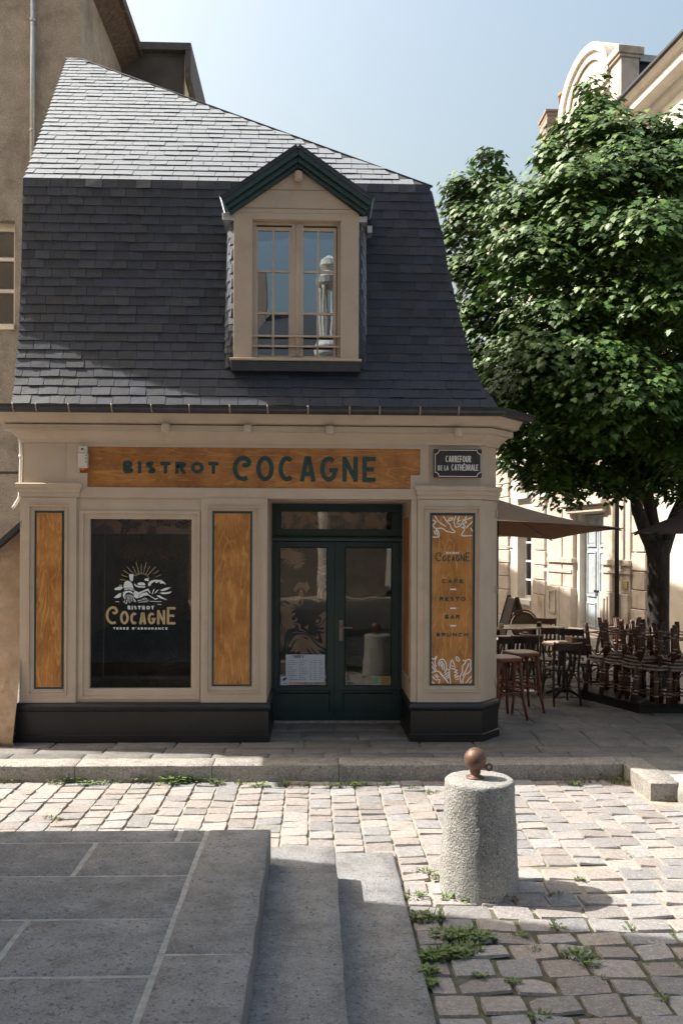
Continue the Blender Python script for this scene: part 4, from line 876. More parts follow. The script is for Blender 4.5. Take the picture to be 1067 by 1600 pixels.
# low wall with a slate coping beside the shopfront, bulging at its foot
lw = thing('garden_wall', 'low stained plaster wall with sloping slate coping at the left edge', 'wall', (-3.9, .1, 0))
X1 = Xl - .012; b = MB(); g_ = [(0, -.02), (.22, -.34), (.5, -.22), (.9, -.10), (1.4, -.02), (2.0, .03), (2.32, .05)]; nx = 14; vs = []
for i in range(nx + 1):
    x = X1 - 2.5 * i / nx; zc_ = 2.44 - 1.06 * (X1 - x) * .85
    for j in range(13):
        z = max(.12, zc_ * j / 12) if j else -.05
        y = float(np.interp(z, [k[0] for k in g_], [k[1] for k in g_])) + .05 + .02 * noise.noise((x * 3, z * 3, 1)); vs.append((x, y, max(z, -.05)))
b.add(vs, [(i * 13 + j, i * 13 + j + 1, (i + 1) * 13 + j + 1, (i + 1) * 13 + j) for i in range(nx) for j in range(12)], True); b.build('wall', 'lime', lw)
b = MB(); z0 = FZ(815, .1); pts = [(X1, z0), (X1 - 2.5, z0 - 2.25)]
b.add([(X1, -.03, z0 - .07), (X1 - 2.5, -.03, z0 - 2.32), (X1 - 2.5, -.03, z0 - 2.25), (X1, -.03, z0), (X1, .5, z0 - .06), (X1 - 2.5, .5, z0 - 2.3), (X1 - 2.5, .5, z0 - 2.2), (X1, .5, z0 + .04)], [(0, 1, 2, 3), (4, 7, 6, 5), (3, 2, 6, 7), (0, 4, 5, 1), (0, 3, 7, 4)]); b.build('coping', 'slate_base', lw)
b = MB(); b.add([(X1, .52, 1), (X1 - 3, .52, 1), (X1 - 3, 2.4, z0 - 1.7), (X1, 2.4, z0 + .5), (X1 - 3, .52, z0 - 2.4), (X1, .52, z0 + .02)], [(5, 4, 2, 3)]); b.build('lean_to_roof', 'slate', lw)
dp = thing('downpipe', 'short white-painted rainwater pipe under the left end of the cornice', 'pipe', (FX(33), .1, FZ(790)))
b = MB(); xx = FX(34.5, .06); zz = lambda p: FZ(p, .06); b.tube([(FX(24, .02), .02, zz(677)), (FX(30, .04), .04, zz(684)), (xx - .02, .06, zz(692)), (xx - .014, .06, zz(720)), (xx - .02, .06, zz(766)), (xx - .03, .06, zz(780)), (xx - .07, .05, zz(791)), (FX(20, .03), .03, zz(796))], .017, 8)
for p in (716, 775): b.lathe([(.022, -.018), (.022, .018)], (xx - .016, .06, zz(p)), 8)
b.build('pipe', 'white', dp)

# ================================================================== town house on the right (seen along its front)
H0 = at_Z(904, 985, PZ); va = math.atan((313 - 533.5) / FOC) + YAW          # bearing of its front, going away
E = Vector((-math.sin(va), -math.cos(va), 0)); NI = Vector((-E.y, E.x, 0))  # towards us, and into the house
ht = thing('town_house', 'pale limestone town house with tall grey double doors and an arched dormer', 'building', H0, None, math.atan2(E.y, E.x))
ORG[ht.name] = Vector((0, 0, 0))
def hp(px, py, off=0.):
    d = ray(px, py); p0 = H0 + NI * off; t = (p0 - CAM).dot(NI) / d.dot(NI); p = CAM + d * t - H0; return p.dot(E), p.z
HS = lambda px, off=0.: hp(px, 900, off)[0]
def hz(px, py, off=0.): return hp(px, py, off)[1]
ZC = hz(1000, 145, -.3); S0, S1 = HS(772), 9.0
sw = []; holes = []
# openings: (s0,s1,z0,z1)
dS0, dS1 = HS(905), HS(945); dZ1 = hz(920, 803)
W1 = (HS(808), HS(832), hz(820, 936), hz(820, 818)); W2 = (HS(810), HS(826), hz(817, 772), hz(817, 728))
W3 = (HS(1040), HS(1085), hz(1050, 205), hz(1050, 150)); W4 = (HS(848), HS(860), hz(852, 768), hz(852, 720))
ops = [(dS0, dS1, -.02, dZ1), W1, W2, W3, W4]
xs = sorted({S0, S1} | {o[0] for o in ops} | {o[1] for o in ops}); zs_ = sorted({-.3, ZC} | {o[2] for o in ops} | {o[3] for o in ops})
b = MB()
for a, c in zip(xs, xs[1:]):
    for z0, z1 in zip(zs_, zs_[1:]):
        if any(o[0] - 1e-4 < (a + c) / 2 < o[1] + 1e-4 and o[2] - 1e-4 < (z0 + z1) / 2 < o[3] + 1e-4 for o in ops): continue
        b.add([(a, 0, z0), (c, 0, z0), (c, 0, z1), (a, 0, z1)], [(0, 1, 2, 3)])
for o in ops:
    b.add([(o[0], 0, o[2]), (o[0], .35, o[2]), (o[0], .35, o[3]), (o[0], 0, o[3])], [(0, 1, 2, 3)]); b.add([(o[1], 0, o[2]), (o[1], .35, o[2]), (o[1], .35, o[3]), (o[1], 0, o[3])], [(3, 2, 1, 0)])
    b.add([(o[0], 0, o[3]), (o[1], 0, o[3]), (o[1], .35, o[3]), (o[0], .35, o[3])], [(0, 1, 2, 3)]); b.add([(o[0], 0, o[2]), (o[1], 0, o[2]), (o[1], .35, o[2]), (o[0], .35, o[2])], [(3, 2, 1, 0)])
b.box(S0, S1, 8, 8.2, -.3, ZC); b.add([(S0, 0, -.3), (S0, 8, -.3), (S0, 8, ZC), (S0, 0, ZC)], [(0, 1, 2, 3)]); b.add([(S1, 0, -.3), (S1, 8, -.3), (S1, 8, ZC), (S1, 0, ZC)], [(3, 2, 1, 0)])
b.build('wall', 'stone', ht)
ql = MB()                                 # quoin strips, plinth and courses
def hbox(mb, pa, pb_, z0, z1, out, inn_=.02): mb.box(HS(pa), HS(pb_), -out, inn_, z0, z1)
for pa, pb_ in ((778, 796), (836, 853), (992, 1010)):
    ql = MB()
    z = .75; k = 0
    while z < 5.4:
        h_ = .40; e = .0 if k % 2 else .05; ql.box(HS(pa) - e, HS(pb_) + e, -.07, .02, z + .012, z + h_ - .012); z += h_; k += 1
    ql.box(HS(pa) - .08, HS(pb_) + .08, -.10, .02, -.25, .74); ql.build('quoins', 'stone2', ht, .01)
for pa, pb_ in ((862, 882), (884, 900), (948, 962), (975, 990)):
    ql = MB(); ql.box(HS(pa), HS(pb_), -.10, .02, 1.05, 5.4); ql.box(HS(pa) - .03, HS(pb_) + .03, -.17, .02, -.25, 1.04)
    ql.box(HS(pa) - .03, HS(pb_) + .03, -.15, .02, 1.65, 1.78); ql.build('pilaster', 'stone2', ht, .01)
ql = MB(); ql.box(HS(856), HS(899), -.13, .02, hz(880, 894), hz(880, 889)); ql.build('string_course', 'stone2', ht); ql = MB(); ql.box(HS(946), HS(992), -.13, .02, hz(970, 896), hz(970, 892))
ql.build('string_course', 'stone2', ht)
for pa, pb_ in ((867, 878), (953, 960)): ql = MB(); ql.loops([(HS(pa), HS(pb_), .35, .95, -.171), (HS(pa), HS(pb_), .35, .95, -.20), (HS(pa) + .06, HS(pb_) - .06, .41, .89, -.20), (HS(pa) + .06, HS(pb_) - .06, .41, .89, -.171)]); ql.build('raised_panel', 'stone2', ht)
lnt = MB(); zl = dZ1; lnt.box(dS0 - .35, dS1 + .3, -.22, .02, zl + .02, zl + .18); lnt.box(dS0 - .45, dS1 + .4, -.32, .02, zl + .181, zl + .30); lnt.box(dS0 - .3, dS1 + .25, -.16, .02, zl + .301, zl + .75); lnt.build('door_lintel', 'stone2', ht, .02)
sc_ = MB(); q = random.Random(4)          # carved scrolls over the door
for k in range(26):
    cx, cz = q.uniform(dS0 - .1, dS1 + .1), zl + .95 + q.uniform(-.2, .35); r_ = q.uniform(.06, .16); sc_.tube([(cx + r_ * (1 - t / 14) * math.cos(t * .7), -.10, cz + r_ * (1 - t / 14) * math.sin(t * .7)) for t in range(12)], .03, 5)
sc_.build('carved_scrolls', 'stone2', ht)
for a, c in ((dS0 + .02, (dS0 + dS1) / 2 - .01), ((dS0 + dS1) / 2 + .01, dS1 - .02)):
    b = MB(); y0 = .16; b.box(a, c, y0, y0 + .06, .02, dZ1 - .02)
    w_ = c - a
    for z0, z1 in ((.12, .72), (.86, 1.95), (2.06, dZ1 - .12)):
        r_ = (a + .09, c - .09, z0, z1); b.loops([(*r_, y0 + .001), (*r_, y0 - .03), (*i_(r_, .04), y0 - .03), (*i_(r_, .05), y0 - .004), (*i_(r_, .10), y0 - .02)])
        b.plate(rect(*i_(r_, .10)), y0 - .02, y0)
    dl_ = b.build('door_leaf', 'greydoor', ht); b = MB(); b.lathe([(.03, -.03), (.03, .03)], (c - .06 if a < (dS0 + dS1) / 2 - .3 else a + .06, y0 - .05, 1.0), 8); b.build('knob', 'metal_dark', dl_)
b = MB(); b.box(dS0 - .3, dS1 + .3, -.45, .2, -.12, .0); b.box(dS0 - .2, dS1 + .2, -.22, .3, .001, .07); b.build('doorstep', 'stone', ht, .02)
def hwin(o, sill=True):
    b = MB(); y = .22; a, c, z0, z1 = o; b.loops([(a, c, z0, z1, y + .06), (a, c, z0, z1, y), (a + .09, c - .09, z0 + .09, z1 - .09, y), (a + .09, c - .09, z0 + .09, z1 - .09, y + .06)])
    m = (a + c) / 2; b.box(m - .05, m + .05, y - .01, y + .05, z0 + .05, z1 - .05)
    n = max(2, int((z1 - z0) / .45))
    for k in range(1, n): b.box(a + .05, c - .05, y + .001, y + .045, z0 + (z1 - z0) * k / n - .025, z0 + (z1 - z0) * k / n + .025)
    if sill: b.box(a - .12, c + .12, -.14, .22, z0 - .14, z0 - .001)
    w_ = b.build('window', 'white', ht); b = MB(); b.plate(rect(a + .05, c - .05, z0 + .05, z1 - .05), y + .02, y + .03); b.build('pane', 'glass', w_)
    b = MB(); b.plate(rect(a, c, z0, z1), y + .12, y + .14); b.build('curtain', 'canvas_white', w_)
for o in (W1, W2, W3, W4): hwin(o)
b = MB(); r_ = W3; b.loops([(r_[0] - .28, r_[1] + .28, r_[2] - .1, r_[3] + .28, .01), (r_[0] - .28, r_[1] + .28, r_[2] - .1, r_[3] + .28, -.06), (r_[0] - .01, r_[1] + .01, r_[2] - .1, r_[3] + .01, -.06), (r_[0] - .01, r_[1] + .01, r_[2] - .1, r_[3] + .01, .01)]); b.build('window_surround', 'stone', ht)
co = MB(); co.sweep([(S0, 0), (S1, 0)], [(-.01, ZC - 1.0), (.06, ZC - 1.0), (.08, ZC - .9), (.08, ZC - .55), (.16, ZC - .5), (.20, ZC - .36), (.42, ZC - .30), (.42, ZC - .16), (.48, ZC - .12), (.55, ZC - .01), (-.01, ZC + .02)]); co.build('cornice', 'stone', ht)
co = MB(); co.sweep([(S0, 0), (S1, 0)], [(.30, ZC + .02), (.56, ZC + .0), (.60, ZC + .02), (.60, ZC + .07), (.30, ZC + .12)]); co.build('gutter', 'zinc_dark', ht)
b = MB(); b.add([(S0, -.2, ZC + .05), (S1, -.2, ZC + .05), (S1, 2.6, ZC + 1.6), (S0, 2.6, ZC + 1.6), (S0, 8.2, ZC), (S1, 8.2, ZC)], [(0, 1, 2, 3), (3, 2, 5, 4), (0, 3, 4), (1, 5, 2)]); b.build('roof', 'slate', ht)
# arched dormer
oY = -.05; D0, D1 = hp(881, 150, oY)[0], hp(957, 110, oY)[0]; DP = hp(975, 100, oY)[0]; zsp = hz(960, 104, oY) - .05; zcr = hz(925, 74, oY)
b = MB(); cxm = (D0 + D1) / 2; rad = (D1 - D0) / 2; ah = zcr - zsp
def archp(k, y, n=28): return [(cxm - (rad + k) * math.cos(math.pi * i / n), y, zsp + (ah + k * .8) * math.sin(math.pi * i / n)) for i in range(n + 1)]
poly = [(D0, ZC - .2), (D1, ZC - .2)] + [(p[0], p[2]) for p in archp(-.06, 0)[::-1]]
b.plate(poly, oY, oY + .4); b.build('dormer_front', 'stone', ht)
b = MB(); n = 28
rings = [archp(-.36, oY - .02), archp(-.36, oY - .06), archp(-.16, oY - .07), archp(-.14, oY - .13), archp(.02, oY - .16), archp(.06, oY - .16), archp(.06, oY + .5)]
vs = [p for r_ in rings for p in r_]; b.add(vs, [(i * (n + 1) + j, i * (n + 1) + j + 1, (i + 1) * (n + 1) + j + 1, (i + 1) * (n + 1) + j) for i in range(len(rings) - 1) for j in range(n)])
b.box(D0 - .04, D1, oY - .15, oY + .1, zsp - .20, zsp - .02); b.box(D0 + .02, D1, oY - .09, oY + .1, zsp - .32, zsp - .201); b.build('arched_pediment', 'stone', ht)
b = MB(); b.box(D1 + .0, DP, oY - .08, oY + .35, ZC - .2, zsp + .02); b.box(D1 - .05, DP + .03, oY - .13, oY + .40, zsp + .021, zsp + .09); b.box(D1 - .08, DP + .06, oY - .17, oY + .44, zsp + .091, zsp + .26); b.box(D1 + .12, DP - .08, oY - .10, oY - .081, ZC + .2, zsp - .4); b.build('dormer_pilaster', 'stone2', ht, .02)
b = MB(); b.box(D0, DP - .1, oY + .4, 4.6, ZC - .2, zsp + .05); b.build('dormer_cheek', 'slate', ht)
b = MB(); b.sweep([(DP - .1, oY + .38), (DP - .1, 4.6)], [(-.01, zsp + .0), (.08, zsp - .02), (.10, zsp + .12), (-.3, zsp + .3)]); b.build('dormer_flashing', 'zinc', ht)
sl = MB()
slates(sl, lambda s, v: Vector((DP - .098, oY + .42 + s, ZC - .1 + (zsp - ZC + .06) * v)), 9, lambda v: 0, lambda v: 4.1, .3, lambda v: Vector((1, 0, 0)), None, .014, .004, 3); sl.build('slates', 'slate', ht)
b = MB(); xx = HS(971, -.12); b.tube([(xx, -.24, .0), (xx, -.24, 6.5)], .05, 8); b.build('downpipe', 'metal_dark', ht)
b = MB(); b.box(HS(980), HS(988), -.135, -.09, hz(984, 920), hz(984, 908)); b.build('plaque', 'gold', ht)
ck_ = thing('brick_chimney', 'brick chimney with a terracotta pot left of the arched dormer', 'chimney', at_d(872, 200, 26))
p = at_d(876, 195, 26); zt_ = at_d(876, 172, 26).z; b = MB()
for k in range(14): e = .0 if k % 2 else .012; b.box(p.x - .42 - e, p.x + .45 + e, p.y - e, p.y + .8 + e, zt_ - .06 - .11 * (k + 1), zt_ - .062 - .11 * k)
b.box(p.x - .48, p.x + .5, p.y - .06, p.y + .86, zt_ - .06, zt_); b.box(p.x - .40, p.x + .43, p.y + .02, p.y + .78, 0, zt_ - 1.6); b.build('stack', 'brick', ck_)
p2 = at_d(884, 172, 26); b = MB(); b.lathe([(.14, 0), (.13, .55), (.16, .56), (.16, .64), (.11, .64)], (p2.x, p.y + .3, zt_ + .001), 12); b.build('chimney_pot', 'terra', ck_)

# ================================================================== the maple
tr = thing('maple_tree', 'leafy green maple with a dark trunk shading the cafe terrace', 'tree', (4.84, 2.8, PZ))
TX, TY = 4.84, 2.8
b = MB(); b.tube([(TX, TY, .1), (TX + .0, TY, .4), (TX - .0, TY, 1.2), (TX + .0, TY, 2.1), (TX - .01, TY, 2.32)], [.21, .175, .15, .155, .18], 14)
def limb(pts, r0, r1):
    k = len(pts); P = [Vector(p) for p in pts]; Q = []
    for i in range(k - 1):
        for t in range(4): Q.append(P[i].lerp(P[i + 1], t / 4) + Vector((noise.noise(P[i] * 3 + Vector((t, 0, 0))), noise.noise(P[i] * 5), 0)) * .03)
    Q.append(P[-1]); b.tube(Q, [r0 + (r1 - r0) * i / (len(Q) - 1) for i in range(len(Q))], 9)
limb([(TX - .04, TY, 2.1), (TX - .32, TY - .05, 2.75), (TX - .5, TY - .1, 3.4), (TX - 1.2, TY - .3, 4.6), (TX - 1.8, TY - .4, 5.6)], .105, .025)
limb([(TX + .02, TY, 2.15), (TX - .1, TY + .1, 2.8), (TX - .2, TY + .1, 3.6), (TX - .3, TY, 5.4), (TX - .6, TY, 7.3)], .11, .025)
limb([(TX + .06, TY, 2.15), (TX + .25, TY, 2.7), (TX + .55, TY - .1, 3.4), (TX + 1.2, TY - .3, 4.8), (TX + 1.6, TY - .3, 6)], .105, .025)
limb([(TX - .45, TY - .1, 3.2), (TX - 1.1, TY - .5, 3.7), (TX - 2.0, TY - .7, 4.0)], .07, .02); limb([(TX - .2, TY, 3.4), (TX - .6, TY + .8, 4.2), (TX - 1.2, TY + 1.4, 5)], .08, .02)
limb([(TX + .3, TY, 2.8), (TX + .8, TY - .8, 3.6), (TX + 1.0, TY - 1.5, 4.4)], .08, .02)
b.build('trunk', 'bark', tr)
lobes = [(925, 140, 26), (926, 168, 36), (915, 208, 50), (955, 215, 48), (876, 208, 26), (862, 246, 36), (762, 250, 27), (760, 290, 38), (722, 292, 30), (716, 330, 30), (705, 372, 28), (745, 350, 52), (802, 322, 44), (850, 310, 54), (905, 285, 62), (975, 270, 66), (1010, 215, 46), (1052, 205, 44), (1040, 270, 66), (1090, 250, 60),
 (715, 420, 36), (760, 430, 62), (830, 400, 80), (920, 380, 84), (1010, 370, 84), (1090, 360, 80), (735, 490, 46), (790, 520, 66), (870, 510, 86), (970, 490, 92), (1070, 480, 90), (760, 575, 46), (820, 610, 66), (900, 620, 84), (1000, 610, 90), (1090, 600, 90),
 (800, 680, 48), (850, 712, 52), (930, 705, 60), (1010, 700, 66), (1085, 690, 70), (824, 742, 26), (870, 762, 30), (912, 752, 36), (795, 726, 26), (960, 756, 34), (900, 782, 18), (1010, 752, 36), (1075, 760, 40), (845, 745, 28)]
q = random.Random(12); LV = []; LF = []
def leaf(p, n, up, s):
    n = n.normalized(); a = (up - n * up.dot(n)); a = a.normalized() if a.length > .05 else n.orthogonal().normalized(); c = n.cross(a)
    out = [(0, -.10), (.20, -.06), (.52, -.12), (.36, .12), (.62, .34), (.30, .36), (.26, .62), (0, 1.0), (-.26, .62), (-.30, .36), (-.62, .34), (-.36, .12), (-.52, -.12), (-.20, -.06)]
    b0 = len(LV); dr_ = q.uniform(.05, .22)
    for x, y in out: LV.append(p + (c * x + a * (y - .3)) * s - n * (abs(x) * dr_ + y * y * dr_ * 1.1) * s)
    k = b0; LF.extend([(k, k + 1, k + 2, k + 3), (k, k + 3, k + 4, k + 5), (k, k + 5, k + 6, k + 7), (k, k + 7, k + 8, k + 9), (k, k + 9, k + 10, k + 11), (k, k + 11, k + 12, k + 13)])
def spray(c, outd, s, nl):
    """a drooping fan of leaves at a twig end"""
    ax = Vector((outd.x, outd.y, 0)); ax = ax.normalized() if ax.length > .1 else Vector((q.uniform(-1, 1), q.uniform(-1, 1), 0)).normalized(); sd_ = Vector((-ax.y, ax.x, 0)); tl = q.uniform(.15, .6)
    for k in range(nl):
        u, v = q.uniform(-.8, 1), q.uniform(-1, 1); p = c + ax * u * s + sd_ * v * s * .9 - Vector((0, 0, 1)) * (max(0, u) ** 2 * .55 + v * v * .25) * s + Vector((0, 0, q.uniform(-.06, .08)))
        n = Vector((0, 0, 1)) + ax * (tl + .7 * u) + sd_ * v * .55 + Vector((q.uniform(-.4, .4), q.uniform(-.4, .4), q.uniform(-.2, .2)))
        leaf(p, n, ax * 1.0 + sd_ * v * .7 - Vector((0, 0, .5)) + Vector((q.uniform(-.3, .3), q.uniform(-.3, .3), 0)), q.uniform(.045, .105))
ccx, ccy, cR = 1030, 470, 370
ctr = at_d(ccx, ccy, 12.0)
def addlobe(c, rad, dens=1.):
    n = int((rad * 2.2) ** 2 * 48 * dens) + 5
    for _ in range(n):
        d = Vector((q.gauss(0, 1), q.gauss(0, 1), q.gauss(.35, 1))).normalized(); rr = rad * (q.uniform(.55, 1.0) if q.random() < .8 else q.uniform(.1, .6)); rr *= q.uniform(1.1, 1.32) if q.random() < .05 else 1
        p = c + Vector((d.x, d.y, d.z * .85)) * rr; o = (p - ctr); o = o.normalized() * .6 + d
        spray(p, o, min(.31, rad * .8), 19 if rad > .22 else 10)
lobes += [(800, 560, 50), (850, 560, 60), (930, 560, 70), (900, 660, 60), (960, 650, 70), (1050, 650, 70), (780, 640, 46), (740, 560, 34), (880, 730, 40), (1040, 730, 50), (990, 725, 44)]
for px, py, r_ in lobes:
    rho = min(1, math.hypot(px - ccx, (py - ccy) * 1.05) / cR); dep_ = 12.0 - 2.2 * math.sqrt(max(0, 1 - rho * rho)) + q.uniform(-.3, .3)
    if py > 690: dep_ = 11.4 + q.uniform(-.5, .7)
    if px < 800: dep_ = max(dep_, 11.9)
    addlobe(at_d(px, py, dep_), r_ * .86 / FOC * dep_, 1.25 if py > 520 else 1.)
for _ in range(34):                      # the far side and the part right of the view
    a, e = q.uniform(0, 2 * math.pi), q.uniform(-.5, 1.2); d = Vector((math.cos(a) * math.cos(e), math.sin(a) * math.cos(e), math.sin(e)))
    if d.y < -.1 and d.x < .75: continue
    addlobe(ctr + Vector((d.x * 1.95, d.y * 2.0, d.z * 2.05 - .1)), .7, .55)
for _ in range(26): addlobe(ctr + Vector((q.uniform(-1.4, 1.4), q.uniform(-1, 1.2), q.uniform(-1.6, 1.6))), .8, .4)
me = bpy.data.meshes.new('crown'); o_v = Vector(tr.location); me.from_pydata([tuple(v - o_v) for v in LV], [], LF); me.materials.append(M['leaf']); cw = bpy.data.objects.new('crown', me); col.objects.link(cw); cw.parent = tr
print('leaves', len(LV) // 14)

# ================================================================== parasols
def parasol(name, label, C, corners, zap, m, zb=PZ, valance=.0, sag=.06):
    t = thing(name, label, 'parasol', (C[0], C[1], zb), 'parasols over the terrace'); b = MB(); k = len(corners); n = 8; vs = []; A = Vector((C[0], C[1], zap))
    for i in range(k):
        p, r_ = Vector(corners[i]), Vector(corners[(i + 1) % k]); fs = []; base = len(vs)
        for u in range(n + 1):
            for v in range(n + 1):
                e = p.lerp(r_, v / n); s = u / n; w_ = A.lerp(e, s); w_.z -= sag * math.sin(math.pi * s) + sag * 1.2 * math.sin(math.pi * v / n) * s * -.35; vs.append(w_)
        b.add(vs[base:], [(u * (n + 1) + v, (u + 1) * (n + 1) + v, (u + 1) * (n + 1) + v + 1, u * (n + 1) + v + 1) for u in range(n) for v in range(n)], False)
    cn_ = b.build('canopy', m, t); so_ = cn_.modifiers.new('thickness', 'SOLIDIFY'); so_.thickness = .004; so_.offset = 1
    b = MB(); b.tube([(C[0], C[1], zb), (C[0], C[1], zap + .08)], .028, 10); b.build('pole', 'metal_dark', t)
    for p in corners:
        p = Vector(p); b = MB(); b.tube([(C[0], C[1], zap - .07)] + [A.lerp(p, s) - Vector((0, 0, .03 + sag * math.sin(math.pi * s))) for s in (.35, .7, .98)], .011, 6); b.build('rib', 'metal_dark', t)
    b = MB(); b.lathe([(.32, 0), (.32, .05), (.1, .09), (.05, .12)], (C[0], C[1], zb), 20); b.build('base', 'metal_dark', t); return t
T1 = at_d(975, 826, 13.0); Rz = lambda x, y, z: (x, y, z)
N1 = T1 + 3.0 * Vector((-.995, -.1, 0)); F1 = T1 + 3.0 * Vector((-.1, .995, 0)); L1 = N1 + (F1 - T1)
fz = at_d(870, 843, 16).z
cor = [(T1.x, T1.y, T1.z), (F1.x + .05, F1.y, fz), (L1.x, L1.y, fz + .12), (N1.x, N1.y, T1.z + .12)]
parasol('parasol', 'large square taupe parasol beside the bistro corner, its underside showing', ((N1.x + F1.x) / 2, (N1.y + F1.y) / 2), cor, 3.0, 'taupe')
C2 = at_d(1146, 834, 10.1); zz = at_d(985, 833, 10.1).z
p2_ = parasol('parasol', 'dark parasol cut by the right edge, in front of the maple trunk', (C2.x, C2.y), [(C2.x - 1.2 * math.cos(R(a)), C2.y - 1.2 * math.sin(R(a)), zz) for a in (0, 60, 120, 180, 240, 300)], zz + .52, 'canvas_dark', sag=.02)
b = MB()
for k in range(3): b.add([(lambda s: (C2.x - 1.2 * s, C2.y - .02 - k * .004, zz + .52 * (1 - s) + .03))(s) for s in (.50 + k * .05, .525 + k * .05)] + [(lambda s: (C2.x - 1.2 * s, C2.y - .06, zz + .52 * (1 - s) + .03))(s) for s in (.525 + k * .05, .50 + k * .05)], [(0, 1, 2, 3)])
b.build('printed_mark', 'cane_seat', p2_)
T3 = at_d(803, 856, 18.0); c3 = (T3.x - 1.1, T3.y + .2)
parasol('parasol', 'small white parasol farther back, tip just showing past the bistro corner', c3, [(T3.x, T3.y, T3.z), (c3[0], c3[1] + 1.2, T3.z), (c3[0] - 1.1, c3[1], T3.z), (c3[0], c3[1] - 1.2, T3.z)], T3.z + .35, 'canvas_white', sag=.02)

# ================================================================== cafe furniture (each kind built once, then copied)
def bez(a, b, c, n=8):
    a, b, c = map(Vector, (a, b, c)); return [a * (1 - t) ** 2 + b * 2 * t * (1 - t) + c * t * t for t in [i / n for i in range(n + 1)]]
def cafe_chair(m, board=False):
    """bentwood chair, back towards -y, front towards +y"""
    t = thing('cafe_chair', '', 'chair')
    b = MB(); b.lathe([(.0, .445), (.185, .445), (.20, .452), (.20, .462), (.185, .470), (.0, .466)], (0, .02, 0), 22); b.build('seat', m, t)
    for s in (-1, 1):
        b = MB(); b.tube([(s * .15, .15, .45), (s * .165, .17, .25), (s * .185, .20, 0)], [.018, .017, .014], 8); b.build('leg', m, t)
        b = MB(); b.tube([(s * .185, -.23, 0), (s * .175, -.19, .25), (s * .17, -.17, .45), (s * .175, -.20, .66), (s * .185, -.245, .84)], [.014, .017, .018, .016, .013], 8); b.build('leg', m, t)
        b = MB(); b.tube(bez((s * .155, .155, .28), (s * .08, .10, .46), (s * .02, .155, .44)), .009, 6); b.tube(bez((s * .16, .155, .28), (s * .14, .0, .52), (s * .172, -.17, .30)), .009, 6); b.build('brace', m, t)
    b = MB(); P = [(.19 * math.sin(R(a)), -.205 - .05 * (1 - abs(a) / 90) - .03, .78) for a in range(-90, 91, 15)]
    n = len(P); vs = [(x, y - d, z + h) for x, y, z in P for d, h in ((0, -.045), (.022, -.045), (.03, .045), (.006, .055))]
    vs = [(x, y - .0, z) for x, y, z in vs]; b.add(vs, [(i * 4 + j, i * 4 + (j + 1) % 4, (i + 1) * 4 + (j + 1) % 4, (i + 1) * 4 + j) for i in range(n - 1) for j in range(4)]); b.build('top_rail', m, t)
    if board:
        b = MB(); b.add([(x * 1.05, y - d, .70 + h) for x, y, z in P for d, h in ((0, -.10), (.02, -.10), (.03, .12), (.008, .12))], [(i * 4 + j, i * 4 + (j + 1) % 4, (i + 1) * 4 + (j + 1) % 4, (i + 1) * 4 + j) for i in range(n - 1) for j in range(4)]); b.build('back_board', m, t)
    else:
        for x in (-.10, -.035, .035, .10): b = MB(); b.obox((x, -.215, .61), (.014, 0, 0), (0, .006, 0), (0, -.035, .15)); b.build('back_slat', m, t)
    b = MB(); b.tube([(.165 * math.cos(R(a)), .02 + .165 * math.sin(R(a)), .22) for a in range(0, 360, 20)], .009, 6, closed=True); b.build('stretcher', m, t); return t
def bar_stool():
    t = thing('bar_stool', '', 'stool'); m = 'wood_red'
    b = MB(); n = 28; sq = [(.20 * math.copysign(abs(math.cos(2 * math.pi * i / n)) ** .55, math.cos(2 * math.pi * i / n)), .20 * math.copysign(abs(math.sin(2 * math.pi * i / n)) ** .55, math.sin(2 * math.pi * i / n))) for i in range(n)]
    b.prism(sq, .705, .745); st_ = b.build('seat', m, t, .008, 2); b = MB(); b.prism([(x * .9, y * .9) for x, y in sq], .7455, .752); b.build('seat_pad', 'cane_seat', st_)
    for sx_ in (-1, 1):
        for sy in (-1, 1): b = MB(); b.tube([(sx_ * .15, sy * .15, .71), (sx_ * .165, sy * .165, .45), (sx_ * .185, sy * .185, .2), (sx_ * .215, sy * .215, 0)], [.021, .022, .019, .016], 8); b.build('leg', m, t)
    for sx_, sy in ((0, 1), (0, -1), (1, 0), (-1, 0)):
        for s in (-1, 1):
            f = lambda u, z, o: ((u if sx_ == 0 else sx_ * o), (u if sy == 0 else sy * o), z)
            b = MB(); b.tube(bez(f(s * .158, .54, .158), f(s * .13, .70, .15), f(s * .04, .70, .15)), .011, 6); b.tube(bez(f(s * .185, .20, .188), f(s * .15, .33, .175), f(s * .0, .315, .17)), .010, 6); b.build('brace', m, t)
        b = MB(); b.tube([f(-.178, .33, .178), f(.178, .33, .178)], .011, 6); b.build('stretcher', m, t)
    return t
def cafe_table(r_, sq=False):
    t = thing('cafe_table', '', 'table'); b = MB()
    if sq: b.prism(rect(-r_, r_, -r_, r_), .715, .74)
    else: b.lathe([(.0, .715), (r_ - .006, .715), (r_, .72), (r_, .735), (r_ - .006, .74), (.0, .7402)], n=32)
    b.build('table_top', 'tabletop', t, .006 if sq else 0)
    b = MB(); b.lathe([(.03, .06), (.034, .1), (.026, .14), (.026, .55), (.034, .6), (.03, .69), (.12, .705), (.12, .714)], n=14); b.build('column', 'metal_dark', t)
    for k in range(4):
        a = R(45 + 90 * k); c_, s_ = math.cos(a), math.sin(a); b = MB(); b.tube([(0, 0, .09), (.12 * c_, .12 * s_, .085), (.22 * c_, .22 * s_, .03), (.27 * c_, .27 * s_, .015)], [.03, .024, .02, .018], 7); b.build('foot', 'metal_dark', t)
    return t
